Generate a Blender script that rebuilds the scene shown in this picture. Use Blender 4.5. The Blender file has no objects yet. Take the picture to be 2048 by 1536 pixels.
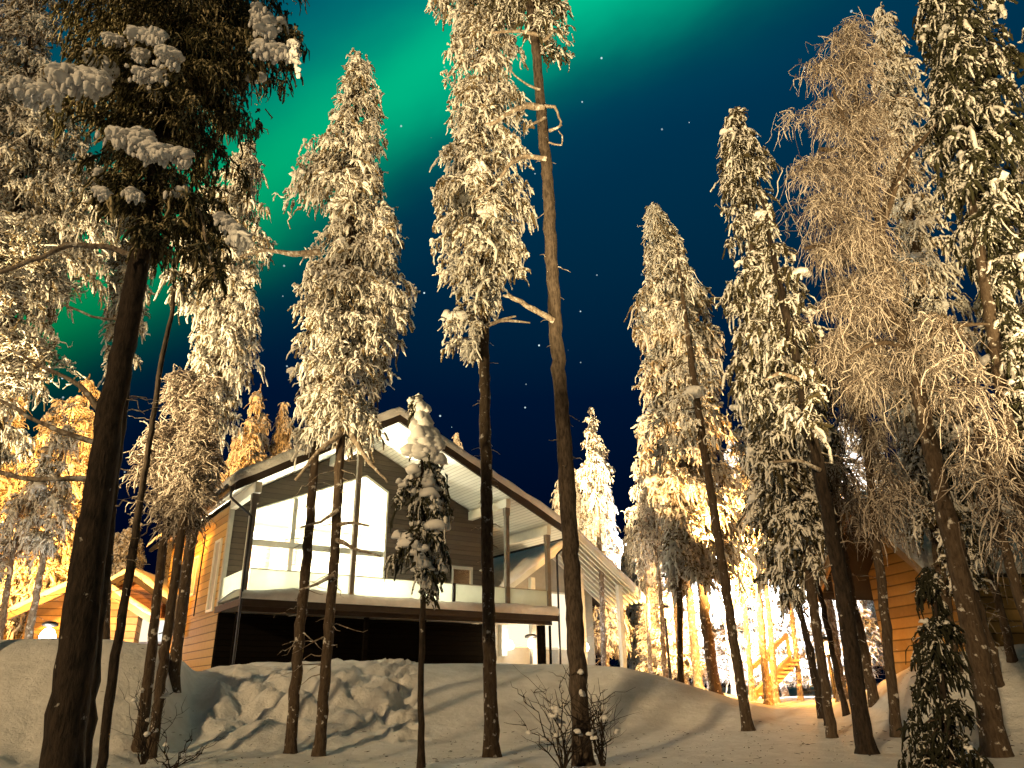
import bpy, math, random
import numpy as np
from mathutils import Matrix, Vector

# ------------------------------------------------------------ camera, sky, sun, exposure
SC = bpy.context.scene
COL = SC.collection
F = 1479.; TH = math.radians(22.5); RO = math.radians(0.7); EYE = 1.6
cam_d = bpy.data.cameras.new('camera'); cam = bpy.data.objects.new('camera', cam_d); COL.objects.link(cam)
cam_d.sensor_width = 36; cam_d.lens = F / 2048 * 36; cam_d.clip_end = 5000; cam_d.clip_start = .05
cam.matrix_world = Matrix.Translation((0, 0, EYE)) @ Matrix.Rotation(math.pi / 2 + TH, 4, 'X') @ Matrix.Rotation(-RO, 4, 'Z')
SC.camera = cam
SC.view_settings.view_transform = 'Standard'; SC.view_settings.look = 'None'
SC.view_settings.exposure = .28; SC.view_settings.gamma = 1
SC.cycles.max_bounces = 5; SC.cycles.diffuse_bounces = 3; SC.cycles.transparent_max_bounces = 6
SC.cycles.caustics_reflective = False; SC.cycles.caustics_refractive = False


def ray(px, py):
    x = (px - 1024) / F; y = -(py - 768) / F
    c, s = math.cos(RO), math.sin(RO)
    x, y = x * c + y * s, -x * s + y * c
    return np.array([x, math.cos(TH) - y * math.sin(TH), math.sin(TH) + y * math.cos(TH)])


def at(px, py, Y):
    d = ray(px, py); return np.array([0, 0, EYE]) + d * Y / d[1]


def pl(px, py, O, n):
    d = ray(px, py); C = np.array([0, 0, EYE]); return C + d * (((O - C) @ n) / (d @ n))


def px_size(Y, z):      # metres per photo pixel at depth Y, height z
    return (Y * math.cos(TH) + (z - EYE) * math.sin(TH)) / F


def lin(h):
    c = [int(h[i:i + 2], 16) / 255 for i in (0, 2, 4)]
    return tuple(x / 12.92 if x <= .04045 else ((x + .055) / 1.055) ** 2.4 for x in c) + (1,)


# sky: night gradient, aurora band and stars, all laid out on the sky sphere
W = bpy.data.worlds.new('World'); SC.world = W; W.use_nodes = True
nt = W.node_tree; nt.nodes.clear()


def N(nt, t, **k):
    n = nt.nodes.new(t)
    for a, b in k.items():
        if a == 'inp':
            for kk, vv in b.items(): n.inputs[kk].default_value = vv
        else: setattr(n, a, b)
    return n


def L(nt, a, b): nt.links.new(a, b)


def ramp(nt, fac, stops, interp='LINEAR'):
    r = N(nt, 'ShaderNodeValToRGB'); cr = r.color_ramp; cr.interpolation = interp
    while len(cr.elements) < len(stops): cr.elements.new(.5)
    for e, (p, c) in zip(cr.elements, stops):
        e.position = p; e.color = c if len(c) == 4 else tuple(c) + (1,)
    L(nt, fac, r.inputs[0]); return r


def mathn(nt, op, a, b=None, clamp=False):
    n = N(nt, 'ShaderNodeMath', operation=op); n.use_clamp = clamp
    for i, x in enumerate((a, b)):
        if x is None: continue
        if isinstance(x, (int, float)): n.inputs[i].default_value = x
        else: L(nt, x, n.inputs[i])
    return n.outputs[0]


def unit(v): v = np.array(v, float); return v / np.linalg.norm(v)


d1, d2 = unit(ray(1390, 60)), unit(ray(480, 560))
nb = unit(np.cross(d1, d2))
if nb @ unit(ray(500, 50)) < 0: nb = -nb       # positive towards the upper left
al = unit(d2 - d1)
tc = N(nt, 'ShaderNodeTexCoord'); D = tc.outputs['Generated']


def dot(v):
    n = N(nt, 'ShaderNodeVectorMath', operation='DOT_PRODUCT', inp={1: tuple(v)}); L(nt, D, n.inputs[0]); return n.outputs['Value']


mpn = N(nt, 'ShaderNodeCombineXYZ')
def dotc(v, k, sk):
    n = N(nt, 'ShaderNodeVectorMath', operation='DOT_PRODUCT', inp={1: tuple(np.array(v) * sk)}); L(nt, D, n.inputs[0]); L(nt, n.outputs['Value'], mpn.inputs[k])
dotc(nb, 0, 3.2); dotc(al, 1, 1.5); dotc(np.cross(nb, al), 2, 1.5)
nz = N(nt, 'ShaderNodeTexNoise', inp={'Scale': 1.6, 'Detail': 5.0, 'Roughness': .55}); L(nt, mpn.outputs[0], nz.inputs['Vector'])
band = mathn(nt, 'ADD', dot(nb), mathn(nt, 'MULTIPLY', mathn(nt, 'SUBTRACT', nz.outputs[0], .5), .10))
bf = N(nt, 'ShaderNodeMapRange', inp={1: -.12, 2: .48}); L(nt, band, bf.inputs[0])
aur = ramp(nt, bf.outputs[0], [(0, (0, 0, 0)), (.12, (0, .004, .006)), (.22, (0, .05, .03)), (.31, (0, .30, .14)), (.38, (0, .42, .185)), (.45, (0, .27, .15)),
                               (.53, (0, .12, .12)), (.64, (0, .05, .085)), (.78, (0, .012, .045)), (1, (0, .004, .015))], 'B_SPLINE')
# along the band: bright and bluish at the top right, dimmer and pure green to the lower left
af = N(nt, 'ShaderNodeMapRange', inp={1: float(d1 @ al) - .25, 2: float(d2 @ al) + .45}); L(nt, dot(al), af.inputs[0])
tint = ramp(nt, af.outputs[0], [(0, (1, 1.15, 1.0)), (.25, (1, 1.1, 1.0)), (.6, (1, .80, .45)), (.85, (1, .55, .14)), (1, (1, .08, .05))])
mx = N(nt, 'ShaderNodeMix', data_type='RGBA', blend_type='MULTIPLY', inp={0: 1.0})
L(nt, aur.outputs[0], mx.inputs[6]); L(nt, tint.outputs[0], mx.inputs[7])
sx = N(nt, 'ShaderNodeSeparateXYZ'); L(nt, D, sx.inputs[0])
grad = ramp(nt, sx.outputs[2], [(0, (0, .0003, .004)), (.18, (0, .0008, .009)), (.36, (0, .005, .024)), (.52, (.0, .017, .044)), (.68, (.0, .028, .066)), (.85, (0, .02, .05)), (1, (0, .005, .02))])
base = N(nt, 'ShaderNodeMix', data_type='RGBA', blend_type='ADD', inp={0: 1.0})
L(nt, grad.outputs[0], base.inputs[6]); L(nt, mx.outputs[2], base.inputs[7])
vo = N(nt, 'ShaderNodeTexVoronoi', inp={'Scale': 52.0, 'Randomness': 1.0}); L(nt, D, vo.inputs['Vector'])
sep = N(nt, 'ShaderNodeSeparateXYZ'); L(nt, vo.outputs['Color'], sep.inputs[0])
rad = mathn(nt, 'MULTIPLY', mathn(nt, 'POWER', sep.outputs[0], 2.2), .075)
st = mathn(nt, 'MULTIPLY', mathn(nt, 'LESS_THAN', vo.outputs['Distance'], rad), mathn(nt, 'ADD', mathn(nt, 'MULTIPLY', sep.outputs[1], .7), .15))
stc = N(nt, 'ShaderNodeMix', data_type='RGBA', blend_type='MIX', inp={7: (.75, .95, 1, 1)})
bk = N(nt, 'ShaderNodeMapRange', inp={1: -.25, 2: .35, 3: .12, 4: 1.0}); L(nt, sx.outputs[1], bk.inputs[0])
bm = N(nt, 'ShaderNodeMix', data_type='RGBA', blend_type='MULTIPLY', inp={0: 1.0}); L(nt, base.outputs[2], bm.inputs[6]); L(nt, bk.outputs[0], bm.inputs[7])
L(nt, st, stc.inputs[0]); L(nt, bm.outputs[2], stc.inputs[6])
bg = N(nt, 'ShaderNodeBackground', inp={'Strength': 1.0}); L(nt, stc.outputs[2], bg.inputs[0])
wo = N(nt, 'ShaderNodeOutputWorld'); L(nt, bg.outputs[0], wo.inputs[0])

# low warm light from behind the camera's left (village lamps and moon)
sun_d = bpy.data.lights.new('sun', 'SUN'); sun_d.energy = 1.8; sun_d.angle = math.radians(3); sun_d.color = (1, .68, .33)
sun = bpy.data.objects.new('sun', sun_d); COL.objects.link(sun)
sun.rotation_euler = Vector((.6, 1, -.33)).to_track_quat('-Z', 'Y').to_euler()


def lamp(name, loc, power, color, radius=.15, spot=None, aim=None, blend=.6):
    d = bpy.data.lights.new(name, 'SPOT' if spot else 'POINT'); d.energy = power; d.color = color; d.shadow_soft_size = radius
    o = bpy.data.objects.new(name, d); COL.objects.link(o); o.location = loc
    if spot:
        d.spot_size = math.radians(spot); d.spot_blend = blend
        o.rotation_euler = (Vector(aim) - Vector(loc)).to_track_quat('-Z', 'Y').to_euler()
    return o


WARM = (1, .72, .34); ORANGE = (1, .36, .04); AMBER = (1, .50, .13); COLD = (.86, .93, 1)
# unseen spots added outside the frame that throw warm light up into the crowns
lamp('crown_fill_spot', (-9.5, 4.5, 1.3), 10000, WARM, .2, 60, (-.5, 14.5, 15), .35)
lamp('crown_fill_spot', (7.5, 2.5, 1.3), 7500, WARM, .2, 58, (2.5, 14, 15.5), .35)
lamp('crown_fill_spot', (-2.5, .5, 1.2), 7000, WARM, .2, 52, (8.5, 13, 16), .35)
lamp('crown_fill_spot', (-11, 9, 1.3), 6500, WARM, .2, 60, (-7, 15, 10), .35)

# ------------------------------------------------------------ helpers
rng = np.random.default_rng(7); random.seed(7)


def tag(o, label=None, cat=None, group=None, kind=None):
    if label: o['label'] = label
    if cat: o['category'] = cat
    if group: o['group'] = group
    if kind: o['kind'] = kind
    return o


def empty(name, loc, label, cat, group=None):
    o = bpy.data.objects.new(name, None); COL.objects.link(o); o.location = [float(c) for c in loc]
    o.empty_display_size = .2
    return tag(o, label, cat, group)


class MB:
    def __init__(s): s.v = []; s.q = []; s.n = 0; s.loops = []; s.tot = []; s.mi = []

    def add(s, verts, faces, mat=0):
        """faces: (k,m) int array, all m-gons"""
        verts = np.asarray(verts, float).reshape(-1, 3); faces = np.asarray(faces, int)
        s.v.append(verts); s.loops.append((faces + s.n).ravel()); s.tot.append(np.full(len(faces), faces.shape[1]))
        s.mi.append(np.full(len(faces), mat)); s.n += len(verts)

    def build(s, name, mats, parent=None, smooth=True, local=False):
        """local: the vertices are already in the parent's own axes"""
        v = np.concatenate(s.v)
        if local: og = np.zeros(3)
        elif parent is not None: og = np.array(parent.location)
        else: og = np.array([v[:, 0].mean(), v[:, 1].mean(), v[:, 2].min()])
        v = v - og; me = bpy.data.meshes.new(name)
        lo = np.concatenate(s.loops); tot = np.concatenate(s.tot); mi = np.concatenate(s.mi)
        me.vertices.add(len(v)); me.vertices.foreach_set('co', v.ravel().astype(np.float32))
        me.loops.add(len(lo)); me.loops.foreach_set('vertex_index', lo.astype(np.int32))
        me.polygons.add(len(tot)); st = np.concatenate([[0], np.cumsum(tot)[:-1]])
        me.polygons.foreach_set('loop_start', st.astype(np.int32))
        me.polygons.foreach_set('material_index', mi.astype(np.int32))
        me.polygons.foreach_set('use_smooth', np.full(len(tot), smooth))
        me.update(calc_edges=True)
        for m in (mats if isinstance(mats, (list, tuple)) else [mats]): me.materials.append(m)
        o = bpy.data.objects.new(name, me); COL.objects.link(o)
        if parent is not None: o.parent = parent
        else: o.location = [float(c) for c in og]
        return o

    def tube(s, pts, rad, sides=8, mat=0, jit=0., caps=True):
        pts = np.asarray(pts, float); n = len(pts); rad = np.broadcast_to(np.asarray(rad, float), (n,))
        T = np.gradient(pts, axis=0); T /= np.linalg.norm(T, axis=1)[:, None] + 1e-9
        ref = np.array([0, 1, 0]) if abs(T[:, 1]).max() < .9 else np.array([0, 0, 1.])
        A = np.cross(T, ref); A /= np.linalg.norm(A, axis=1)[:, None] + 1e-9; B = np.cross(T, A)
        an = np.arange(sides) / sides * 2 * np.pi
        r = rad[:, None] * (1 + jit * rng.normal(size=(n, sides)))
        V = pts[:, None] + r[..., None] * (A[:, None] * np.cos(an)[None, :, None] + B[:, None] * np.sin(an)[None, :, None])
        i = np.arange(n - 1)[:, None] * sides; j = np.arange(sides)[None]; k = (j + 1) % sides
        fq = np.stack([i + j, i + k, i + k + sides, i + j + sides], -1).reshape(-1, 4)
        s.add(V, fq[:, ::-1], mat)
        if caps:
            s.add(V[0], np.arange(sides)[None], mat); s.add(V[-1], np.arange(sides)[None, ::-1], mat)

    def box(s, c, h, R=None, mat=0):
        """c centre, h half sizes, R columns = local axes"""
        g = np.array([[x, y, z] for x in (-1, 1) for y in (-1, 1) for z in (-1, 1)], float) * np.array(h)
        if R is not None: g = g @ np.asarray(R).T
        f = np.array([[0, 1, 3, 2], [4, 6, 7, 5], [0, 4, 5, 1], [2, 3, 7, 6], [0, 2, 6, 4], [1, 5, 7, 3]])
        s.add(g + np.array(c), f, mat)

    def beam(s, a, b, w, h, mat=0, up=(0, 0, 1)):
        a = np.array(a, float); b = np.array(b, float); t = unit(b - a)
        sd = unit(np.cross(t, up)); u2 = np.cross(sd, t)
        s.box((a + b) / 2, (np.linalg.norm(b - a) / 2, w / 2, h / 2), np.stack([t, sd, u2], 1), mat)

    def prism(s, pts, off, mat=0):
        """polygon pts (k,3) extruded by vector off"""
        p = np.asarray(pts, float); k = len(p); off = np.asarray(off, float)
        s.add(p, np.arange(k)[None], mat); s.add(p + off, np.arange(k)[None, ::-1], mat)
        V = np.concatenate([p, p + off]); i = np.arange(k); j = (i + 1) % k
        s.add(V, np.stack([j, i, i + k, j + k], -1), mat)

    def fingers(s, P, D, Ln, R, sag, sides=5, rings=4, mat=0, lump=.15, prof=None, bead=0., wave=0.):
        """many drooping capsules at once"""
        n = len(P)
        if n == 0: return
        Ln = np.broadcast_to(Ln, (n,)); R = np.broadcast_to(R, (n,)); sag = np.broadcast_to(sag, (n,))
        ts = np.linspace(0, 1, rings)
        if prof is None: prof = np.interp(ts, [0, .2, .7, 1], [.55, 1., .95, .5])
        cen = P[:, None] + D[:, None] * (Ln[:, None] * ts)[..., None]
        cen[..., 2] -= (sag * Ln)[:, None] * ts ** 2
        if wave:
            for f_ in (1., 2.3):
                w_ = rng.normal(size=(n, 1, 3)) * wave / f_; cen = cen + w_ * Ln[:, None, None] * (np.sin(ts * np.pi * 2 * f_ + 0)[None, :, None])
        T = D - np.array([0, 0, 1.]) * sag[:, None]; T /= np.linalg.norm(T, axis=1)[:, None] + 1e-9
        rv = rng.normal(size=(n, 3)); A = np.cross(T, rv); A /= np.linalg.norm(A, axis=1)[:, None] + 1e-9; B = np.cross(T, A)
        an = np.arange(sides) / sides * 2 * np.pi
        rr = R[:, None, None] * prof[None, :, None] * (1 + lump * rng.normal(size=(n, rings, sides)))
        if bead: rr = rr * np.clip(1 + bead * rng.normal(size=(n, rings, 1)), .45, 1.8)
        off = A[:, None, None] * np.cos(an)[None, None, :, None] + B[:, None, None] * np.sin(an)[None, None, :, None]
        V = cen[:, :, None] + rr[..., None] * off                        # n,rings,sides,3
        tip0 = cen[:, 0] - T * (R * .35)[:, None]; tip1 = cen[:, -1] + T * (R * .45)[:, None]
        V = np.concatenate([V.reshape(n, -1, 3), tip0[:, None], tip1[:, None]], 1); k = rings * sides + 2
        i = np.arange(rings - 1)[:, None] * sides; j = np.arange(sides)[None]; j2 = (j + 1) % sides
        fq = np.stack([i + j, i + j2, i + j2 + sides, i + j + sides], -1).reshape(-1, 4)
        j = np.arange(sides); j2 = (j + 1) % sides; b = (rings - 1) * sides
        ft = np.concatenate([np.stack([np.full(sides, k - 2), j2, j], -1), np.stack([np.full(sides, k - 1), b + j, b + j2], -1)])
        base = np.arange(n)[:, None, None] * k
        s.add(V, (fq[None] + base).reshape(-1, 4), mat)
        s.v.append(np.zeros((0, 3))); s.loops.append((ft[None] + base + s.n - n * k).ravel())
        s.tot.append(np.full(n * len(ft), 3)); s.mi.append(np.full(n * len(ft), mat))

    def pads(s, P, rx, rz, mat=0, lump=.12, seg=9, rg=5):
        """rounded snow cushions whose rims hang down a little"""
        n = len(P)
        if n == 0: return
        rx = np.broadcast_to(rx, (n,)); rz = np.broadcast_to(rz, (n,))
        th = np.linspace(.02, np.pi - .02, rg + 1)
        an = np.arange(seg) / seg * 2 * np.pi
        asp = rng.uniform(.7, 1.3, size=(n, 2)); ph = rng.uniform(0, 6.28, n)
        x = np.sin(th)[None, :, None] * np.cos(an)[None, None] * asp[:, 0, None, None]
        y = np.sin(th)[None, :, None] * np.sin(an)[None, None] * asp[:, 1, None, None]
        jit = 1 + lump * rng.normal(size=(n, rg + 1, seg))
        x = x * jit; y = y * jit
        z = np.cos(th)[None, :, None] * np.ones(seg) - .32 * (x ** 2 + y ** 2) * rng.uniform(.4, 1.6, size=(n, 1, seg))
        X = x * np.cos(ph)[:, None, None] - y * np.sin(ph)[:, None, None]; Y = x * np.sin(ph)[:, None, None] + y * np.cos(ph)[:, None, None]
        V = np.stack([X * rx[:, None, None], Y * rx[:, None, None], z * rz[:, None, None]], -1) + P[:, None, None]
        k = (rg + 1) * seg; i = np.arange(rg)[:, None] * seg; j = np.arange(seg)[None]; j2 = (j + 1) % seg
        f = np.stack([i + j, i + seg + j, i + seg + j2, i + j2], -1).reshape(-1, 4)
        s.add(V.reshape(-1, 3), (f[None] + np.arange(n)[:, None, None] * k).reshape(-1, 4), mat)


# ------------------------------------------------------------ materials
def mat(name, build):
    m = bpy.data.materials.new(name); m.use_nodes = True; t = m.node_tree; t.nodes.clear()
    o = N(t, 'ShaderNodeOutputMaterial'); b = N(t, 'ShaderNodeBsdfPrincipled'); L(t, b.outputs[0], o.inputs[0])
    b.inputs['Roughness'].default_value = .8; b.inputs['Specular IOR Level'].default_value = .25
    build(t, b, o); return m


def noise(t, sc, det=3, rough=.55, vec=None):
    n = N(t, 'ShaderNodeTexNoise', inp={'Scale': sc, 'Detail': det, 'Roughness': rough})
    if vec is None:
        g = N(t, 'ShaderNodeTexCoord'); vec = g.outputs['Object']
    L(t, vec, n.inputs['Vector']); return n.outputs[0]


def bump(t, b, h, st, dist=.02):
    n = N(t, 'ShaderNodeBump', inp={'Strength': st, 'Distance': dist}); L(t, h, n.inputs['Height']); L(t, n.outputs[0], b.inputs['Normal'])


def plain(col, rough=.8, var=.15, sc=6., bst=.15, metal=0.):
    def f(t, b, o):
        n = noise(t, sc); c = np.array(col[:3])
        r = ramp(t, n, [(.3, tuple(c * (1 - var))), (.7, tuple(np.minimum(c * (1 + var), 1)))])
        L(t, r.outputs[0], b.inputs['Base Color']); b.inputs['Roughness'].default_value = rough; b.inputs['Metallic'].default_value = metal
        if bst: bump(t, b, noise(t, sc * 6), bst, .01)
    return f


def snowmat(t, b, o):
    n = noise(t, 3.5, 4); r = ramp(t, n, [(.3, (.70, .70, .70)), (.7, (.83, .83, .84))])
    L(t, r.outputs[0], b.inputs['Base Color']); b.inputs['Roughness'].default_value = .65
    h = mathn(t, 'ADD', mathn(t, 'MULTIPLY', noise(t, 2.2, 5, .6), 1.), mathn(t, 'MULTIPLY', noise(t, 24., 6, .8), .22))
    bump(t, b, h, .9, .14)


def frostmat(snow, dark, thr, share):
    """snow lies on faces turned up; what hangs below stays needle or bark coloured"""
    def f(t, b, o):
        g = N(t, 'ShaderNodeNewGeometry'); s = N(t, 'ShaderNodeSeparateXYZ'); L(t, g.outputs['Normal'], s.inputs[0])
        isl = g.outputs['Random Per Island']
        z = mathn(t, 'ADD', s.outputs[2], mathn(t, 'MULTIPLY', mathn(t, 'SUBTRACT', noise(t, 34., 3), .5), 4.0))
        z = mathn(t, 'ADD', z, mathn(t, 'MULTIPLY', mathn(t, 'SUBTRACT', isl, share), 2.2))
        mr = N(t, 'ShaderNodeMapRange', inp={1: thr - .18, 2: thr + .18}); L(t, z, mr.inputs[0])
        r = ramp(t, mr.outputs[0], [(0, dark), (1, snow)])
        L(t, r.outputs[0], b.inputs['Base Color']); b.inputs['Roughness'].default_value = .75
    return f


def barkmat(dark, light, snowy=.2):
    def f(t, b, o):
        g = N(t, 'ShaderNodeTexCoord'); mp = N(t, 'ShaderNodeMapping', inp={'Scale': (1, 1, .28)}); L(t, g.outputs['Object'], mp.inputs[0])
        n = noise(t, 28., 5, .65, mp.outputs[0]); r = ramp(t, n, [(.35, dark), (.62, light)])
        n2 = noise(t, 9., 4, .6, g.outputs['Object'])
        mm = ramp(t, n2, [(.60 - snowy * .3, (0, 0, 0)), (.68 - snowy * .3, (1, 1, 1))])
        mx = N(t, 'ShaderNodeMix', data_type='RGBA', inp={7: (.62, .6, .58, 1)}); L(t, mm.outputs[0], mx.inputs[0]); L(t, r.outputs[0], mx.inputs[6])
        L(t, mx.outputs[2], b.inputs['Base Color']); b.inputs['Roughness'].default_value = .9
        bump(t, b, n, .9, .03)
    return f


def planks(col, w, axis='Z', var=.25, dark=.35, rough=.75, spec=.25):
    """boards or logs with grooves along one axis"""
    def f(t, b, o):
        g = N(t, 'ShaderNodeTexCoord'); s = N(t, 'ShaderNodeSeparateXYZ'); L(t, g.outputs['Object'], s.inputs[0])
        v = mathn(t, 'DIVIDE', s.outputs['XYZ'.index(axis)], w)
        fr = mathn(t, 'FRACT', v); e = mathn(t, 'ABSOLUTE', mathn(t, 'SUBTRACT', fr, .5))
        gr = ramp(t, e, [(.40, (1, 1, 1)), (.49, (dark, dark, dark))])
        wn = N(t, 'ShaderNodeTexWhiteNoise', noise_dimensions='1D'); L(t, mathn(t, 'FLOOR', v), wn.inputs['W'])
        n = noise(t, 9., 4); m = mathn(t, 'ADD', mathn(t, 'MULTIPLY', wn.outputs[0], .5), mathn(t, 'MULTIPLY', n, .5))
        c = np.array(col[:3]); r = ramp(t, m, [(.2, tuple(c * (1 - var))), (.8, tuple(np.minimum(c * (1 + var), 1)))])
        mx = N(t, 'ShaderNodeMix', data_type='RGBA', blend_type='MULTIPLY', inp={0: 1.}); L(t, r.outputs[0], mx.inputs[6]); L(t, gr.outputs[0], mx.inputs[7])
        L(t, mx.outputs[2], b.inputs['Base Color']); b.inputs['Roughness'].default_value = rough; b.inputs['Specular IOR Level'].default_value = spec
        bump(t, b, gr.outputs[0], .6, .02)
    return f


def emis(col, st):
    def f(t, b, o):
        e = N(t, 'ShaderNodeEmission', inp={0: tuple(col[:3]) + (1,), 1: st}); L(t, e.outputs[0], o.inputs[0])
    return f


def glassmat(t, b, o):
    tr = N(t, 'ShaderNodeBsdfTransparent', inp={0: (.93, .96, .95, 1)}); gl = N(t, 'ShaderNodeBsdfGlossy', inp={'Roughness': .05})
    m = N(t, 'ShaderNodeMixShader', inp={0: .07}); L(t, tr.outputs[0], m.inputs[1]); L(t, gl.outputs[0], m.inputs[2]); L(t, m.outputs[0], o.inputs[0])


def railglass(t, b, o):     # frosted balustrade glass with rime on it
    tr = N(t, 'ShaderNodeBsdfTransparent', inp={0: (.9, .95, .9, 1)}); df = N(t, 'ShaderNodeBsdfTranslucent', inp={0: (.85, .88, .8, 1)})
    d2 = N(t, 'ShaderNodeBsdfDiffuse', inp={0: (.7, .72, .65, 1)}); a = N(t, 'ShaderNodeMixShader', inp={0: .35}); L(t, df.outputs[0], a.inputs[1]); L(t, d2.outputs[0], a.inputs[2])
    r = ramp(t, noise(t, 1.3, 3), [(.3, (.75, .75, .75)), (.7, (.95, .95, .95))])
    m = N(t, 'ShaderNodeMixShader'); L(t, r.outputs[0], m.inputs[0]); L(t, tr.outputs[0], m.inputs[1]); L(t, a.outputs[0], m.inputs[2]); L(t, m.outputs[0], o.inputs[0])


M = {}
M['snow'] = mat('snow', snowmat)
M['cushion'] = mat('snow_cushion', plain((.76, .76, .78), .7, .06, 5., .35))
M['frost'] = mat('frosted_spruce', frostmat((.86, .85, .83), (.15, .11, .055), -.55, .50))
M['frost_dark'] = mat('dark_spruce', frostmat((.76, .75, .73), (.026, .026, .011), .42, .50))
M['frost_black'] = mat('shadowed_young_spruce', frostmat((.60, .59, .57), (.016, .017, .008), 1.15, .50))  # silhouette shade painted in: dimmer snow, blacker needles
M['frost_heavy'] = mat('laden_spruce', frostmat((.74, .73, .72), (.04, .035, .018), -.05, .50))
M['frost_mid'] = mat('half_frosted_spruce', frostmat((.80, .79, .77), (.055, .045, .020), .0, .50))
M['needle'] = mat('gold_lit_needles', frostmat((.42, .36, .22), (.050, .045, .016), .35, .50))  # warm lamplight on the needles is put into the gold upper-face colour
M['twig'] = mat('frosted_twigs', frostmat((.60, .54, .49), (.13, .10, .08), -.15, .5))
M['bark'] = mat('bark', barkmat((.045, .030, .020), (.095, .070, .050), .0))
M['bark_dark'] = mat('dark_bark', barkmat((.012, .009, .007), (.045, .032, .024), -.3))
M['bark_pine'] = mat('pine_bark', barkmat((.035, .026, .020), (.115, .088, .068), -.6))
M['bark_frost'] = mat('frosty_bark', barkmat((.12, .09, .07), (.36, .30, .24), .2))

# ------------------------------------------------------------ ground
def vnoise(x, y, sc, seed):
    r = np.random.default_rng(seed); T = r.random((256, 256)); x = x / sc + 71.3; y = y / sc + 37.1
    xi = np.floor(x).astype(int); yi = np.floor(y).astype(int); fx = x - xi; fy = y - yi
    fx = fx * fx * (3 - 2 * fx); fy = fy * fy * (3 - 2 * fy); g = lambda a, b: T[a % 256, b % 256]
    return (g(xi, yi) * (1 - fx) + g(xi + 1, yi) * fx) * (1 - fy) + (g(xi, yi + 1) * (1 - fx) + g(xi + 1, yi + 1) * fx) * fy - .5


def fbm(x, y, sc, seed, oc=4):
    return sum(vnoise(x, y, sc / 2 ** i, seed + i) / 1.8 ** i for i in range(oc))


CR = [(-900, 1285, 12, 14.5), (-200, 1280, 12, 14.5), (0, 1276, 12, 14.3), (200, 1280, 12, 14.3), (300, 1292, 12.3, 14.6), (345, 1318, 12.8, 16.0), (380, 1346, 13.2, 17.2),
      (420, 1334, 13.2, 17.6), (500, 1326, 13.2, 17.8), (650, 1322, 13.3, 18.2), (850, 1326, 13.6, 19.2), (1000, 1328, 14, 20.5),
      (1150, 1330, 15, 20.), (1240, 1338, 15, 18.6), (1330, 1360, 15, 17.6), (1420, 1392, 14.5, 16.8), (1480, 1420, 14, 16.), (1540, 1432, 14, 17.),
      (1640, 1420, 13.5, 18.), (1720, 1400, 12.5, 17.), (1760, 1365, 12, 16.5), (1820, 1335, 11.5, 15.5), (1900, 1310, 11, 14.5), (2050, 1290, 10.5, 14.), (2900, 1290, 10.5, 14.)]
cr = np.array(CR, float)
crz = np.array([at(max(min(p[0], 2048), 0), p[1], p[3])[2] for p in CR])


def ground_z(x, y):
    x = np.asarray(x, float); y = np.asarray(y, float); yy = np.maximum(y, 3.)
    px = np.clip(1024 + 1600 * x / yy, -900, 2900)
    z1 = np.interp(px, cr[:, 0], crz); r0 = np.interp(px, cr[:, 0], cr[:, 2]); r1 = np.interp(px, cr[:, 0], cr[:, 3])
    zf = .62 + .025 * np.clip(y - 9, 0, 6) + np.interp(px, [900, 1500, 2000], [0, .16, .22])
    t = np.clip((y - r0) / (r1 - r0), 0, 1); s = np.interp(px, [300, 420, 1200, 1500], [0, .5, .5, 0]); t = t * t * (3 - 2 * t) * (1 - s) + s * np.sin(t * np.pi / 2) ** 1.15
    z = zf * (1 - t) + z1 * t
    far = np.clip(y - r1, 0, 40); z = z + np.interp(px, [1400, 1560, 1700, 1760], [0, .016, .016, 0]) * far
    z = z + .10 * fbm(x, y, 3.2, 11, 3) + .05 * vnoise(x * .5, y * 1.6, 1.2, 5)
    # shovelled lumps on the bank under the deck
    m = np.interp(px, [340, 430, 740, 830], [0, 1, 1, 0]) * np.clip(1 - abs(t - .5) * 1.9, 0, 1) ** .7
    z = z + m * (.70 * np.abs(fbm(x * 1.0 + .6 * y, y * .8, .75, 21, 4)) - .12 + .24 * fbm(x, y, .36, 29, 3))
    m2 = np.interp(px, [745, 760, 815, 830], [0, 1, 1, 0]) * np.clip(1 - abs(t - .55) * 2.1, 0, 1)
    z = z - m2 * .18 * (vnoise(x, y, .35, 41) > 0.02)
    for a_, b_ in ((762, 812), (800, 826)):       # two trails of footprints down the bank
        for k_ in range(12):
            q_ = k_ / 11.; yy_ = 19. - 5.2 * q_; pxx = a_ + (b_ - a_) * q_ + (5 if k_ % 2 else -5); xx_ = (pxx - 1024) / 1600 * yy_
            d2_ = ((x - xx_) / .13) ** 2 + ((y - yy_) / .19) ** 2; z = z - .20 * np.exp(-d2_ ** 2) + .05 * np.exp(-((np.sqrt(d2_) - 1.5) / .4) ** 2)
    m3 = np.interp(px, [-100, 60, 320, 400], [1, 1, 1, 0]) * np.exp(-((y - 12.2) / .7) ** 2); z = z + m3 * .35 * np.abs(fbm(x, y, .6, 51, 3))
    z = np.where(y < 0, z + 1.5 * (1 - np.exp(-(np.minimum(y, 0) / 9.) ** 2)) + .0, z)
    z = np.where(y < 6, z * np.where(y < 0, 1, y / 6) + -0.15 * (1 - np.clip(y / 6, 0, 1)), z)
    return z


def gz(x, y): return float(ground_z(np.array([x]), np.array([y]))[0])


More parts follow.
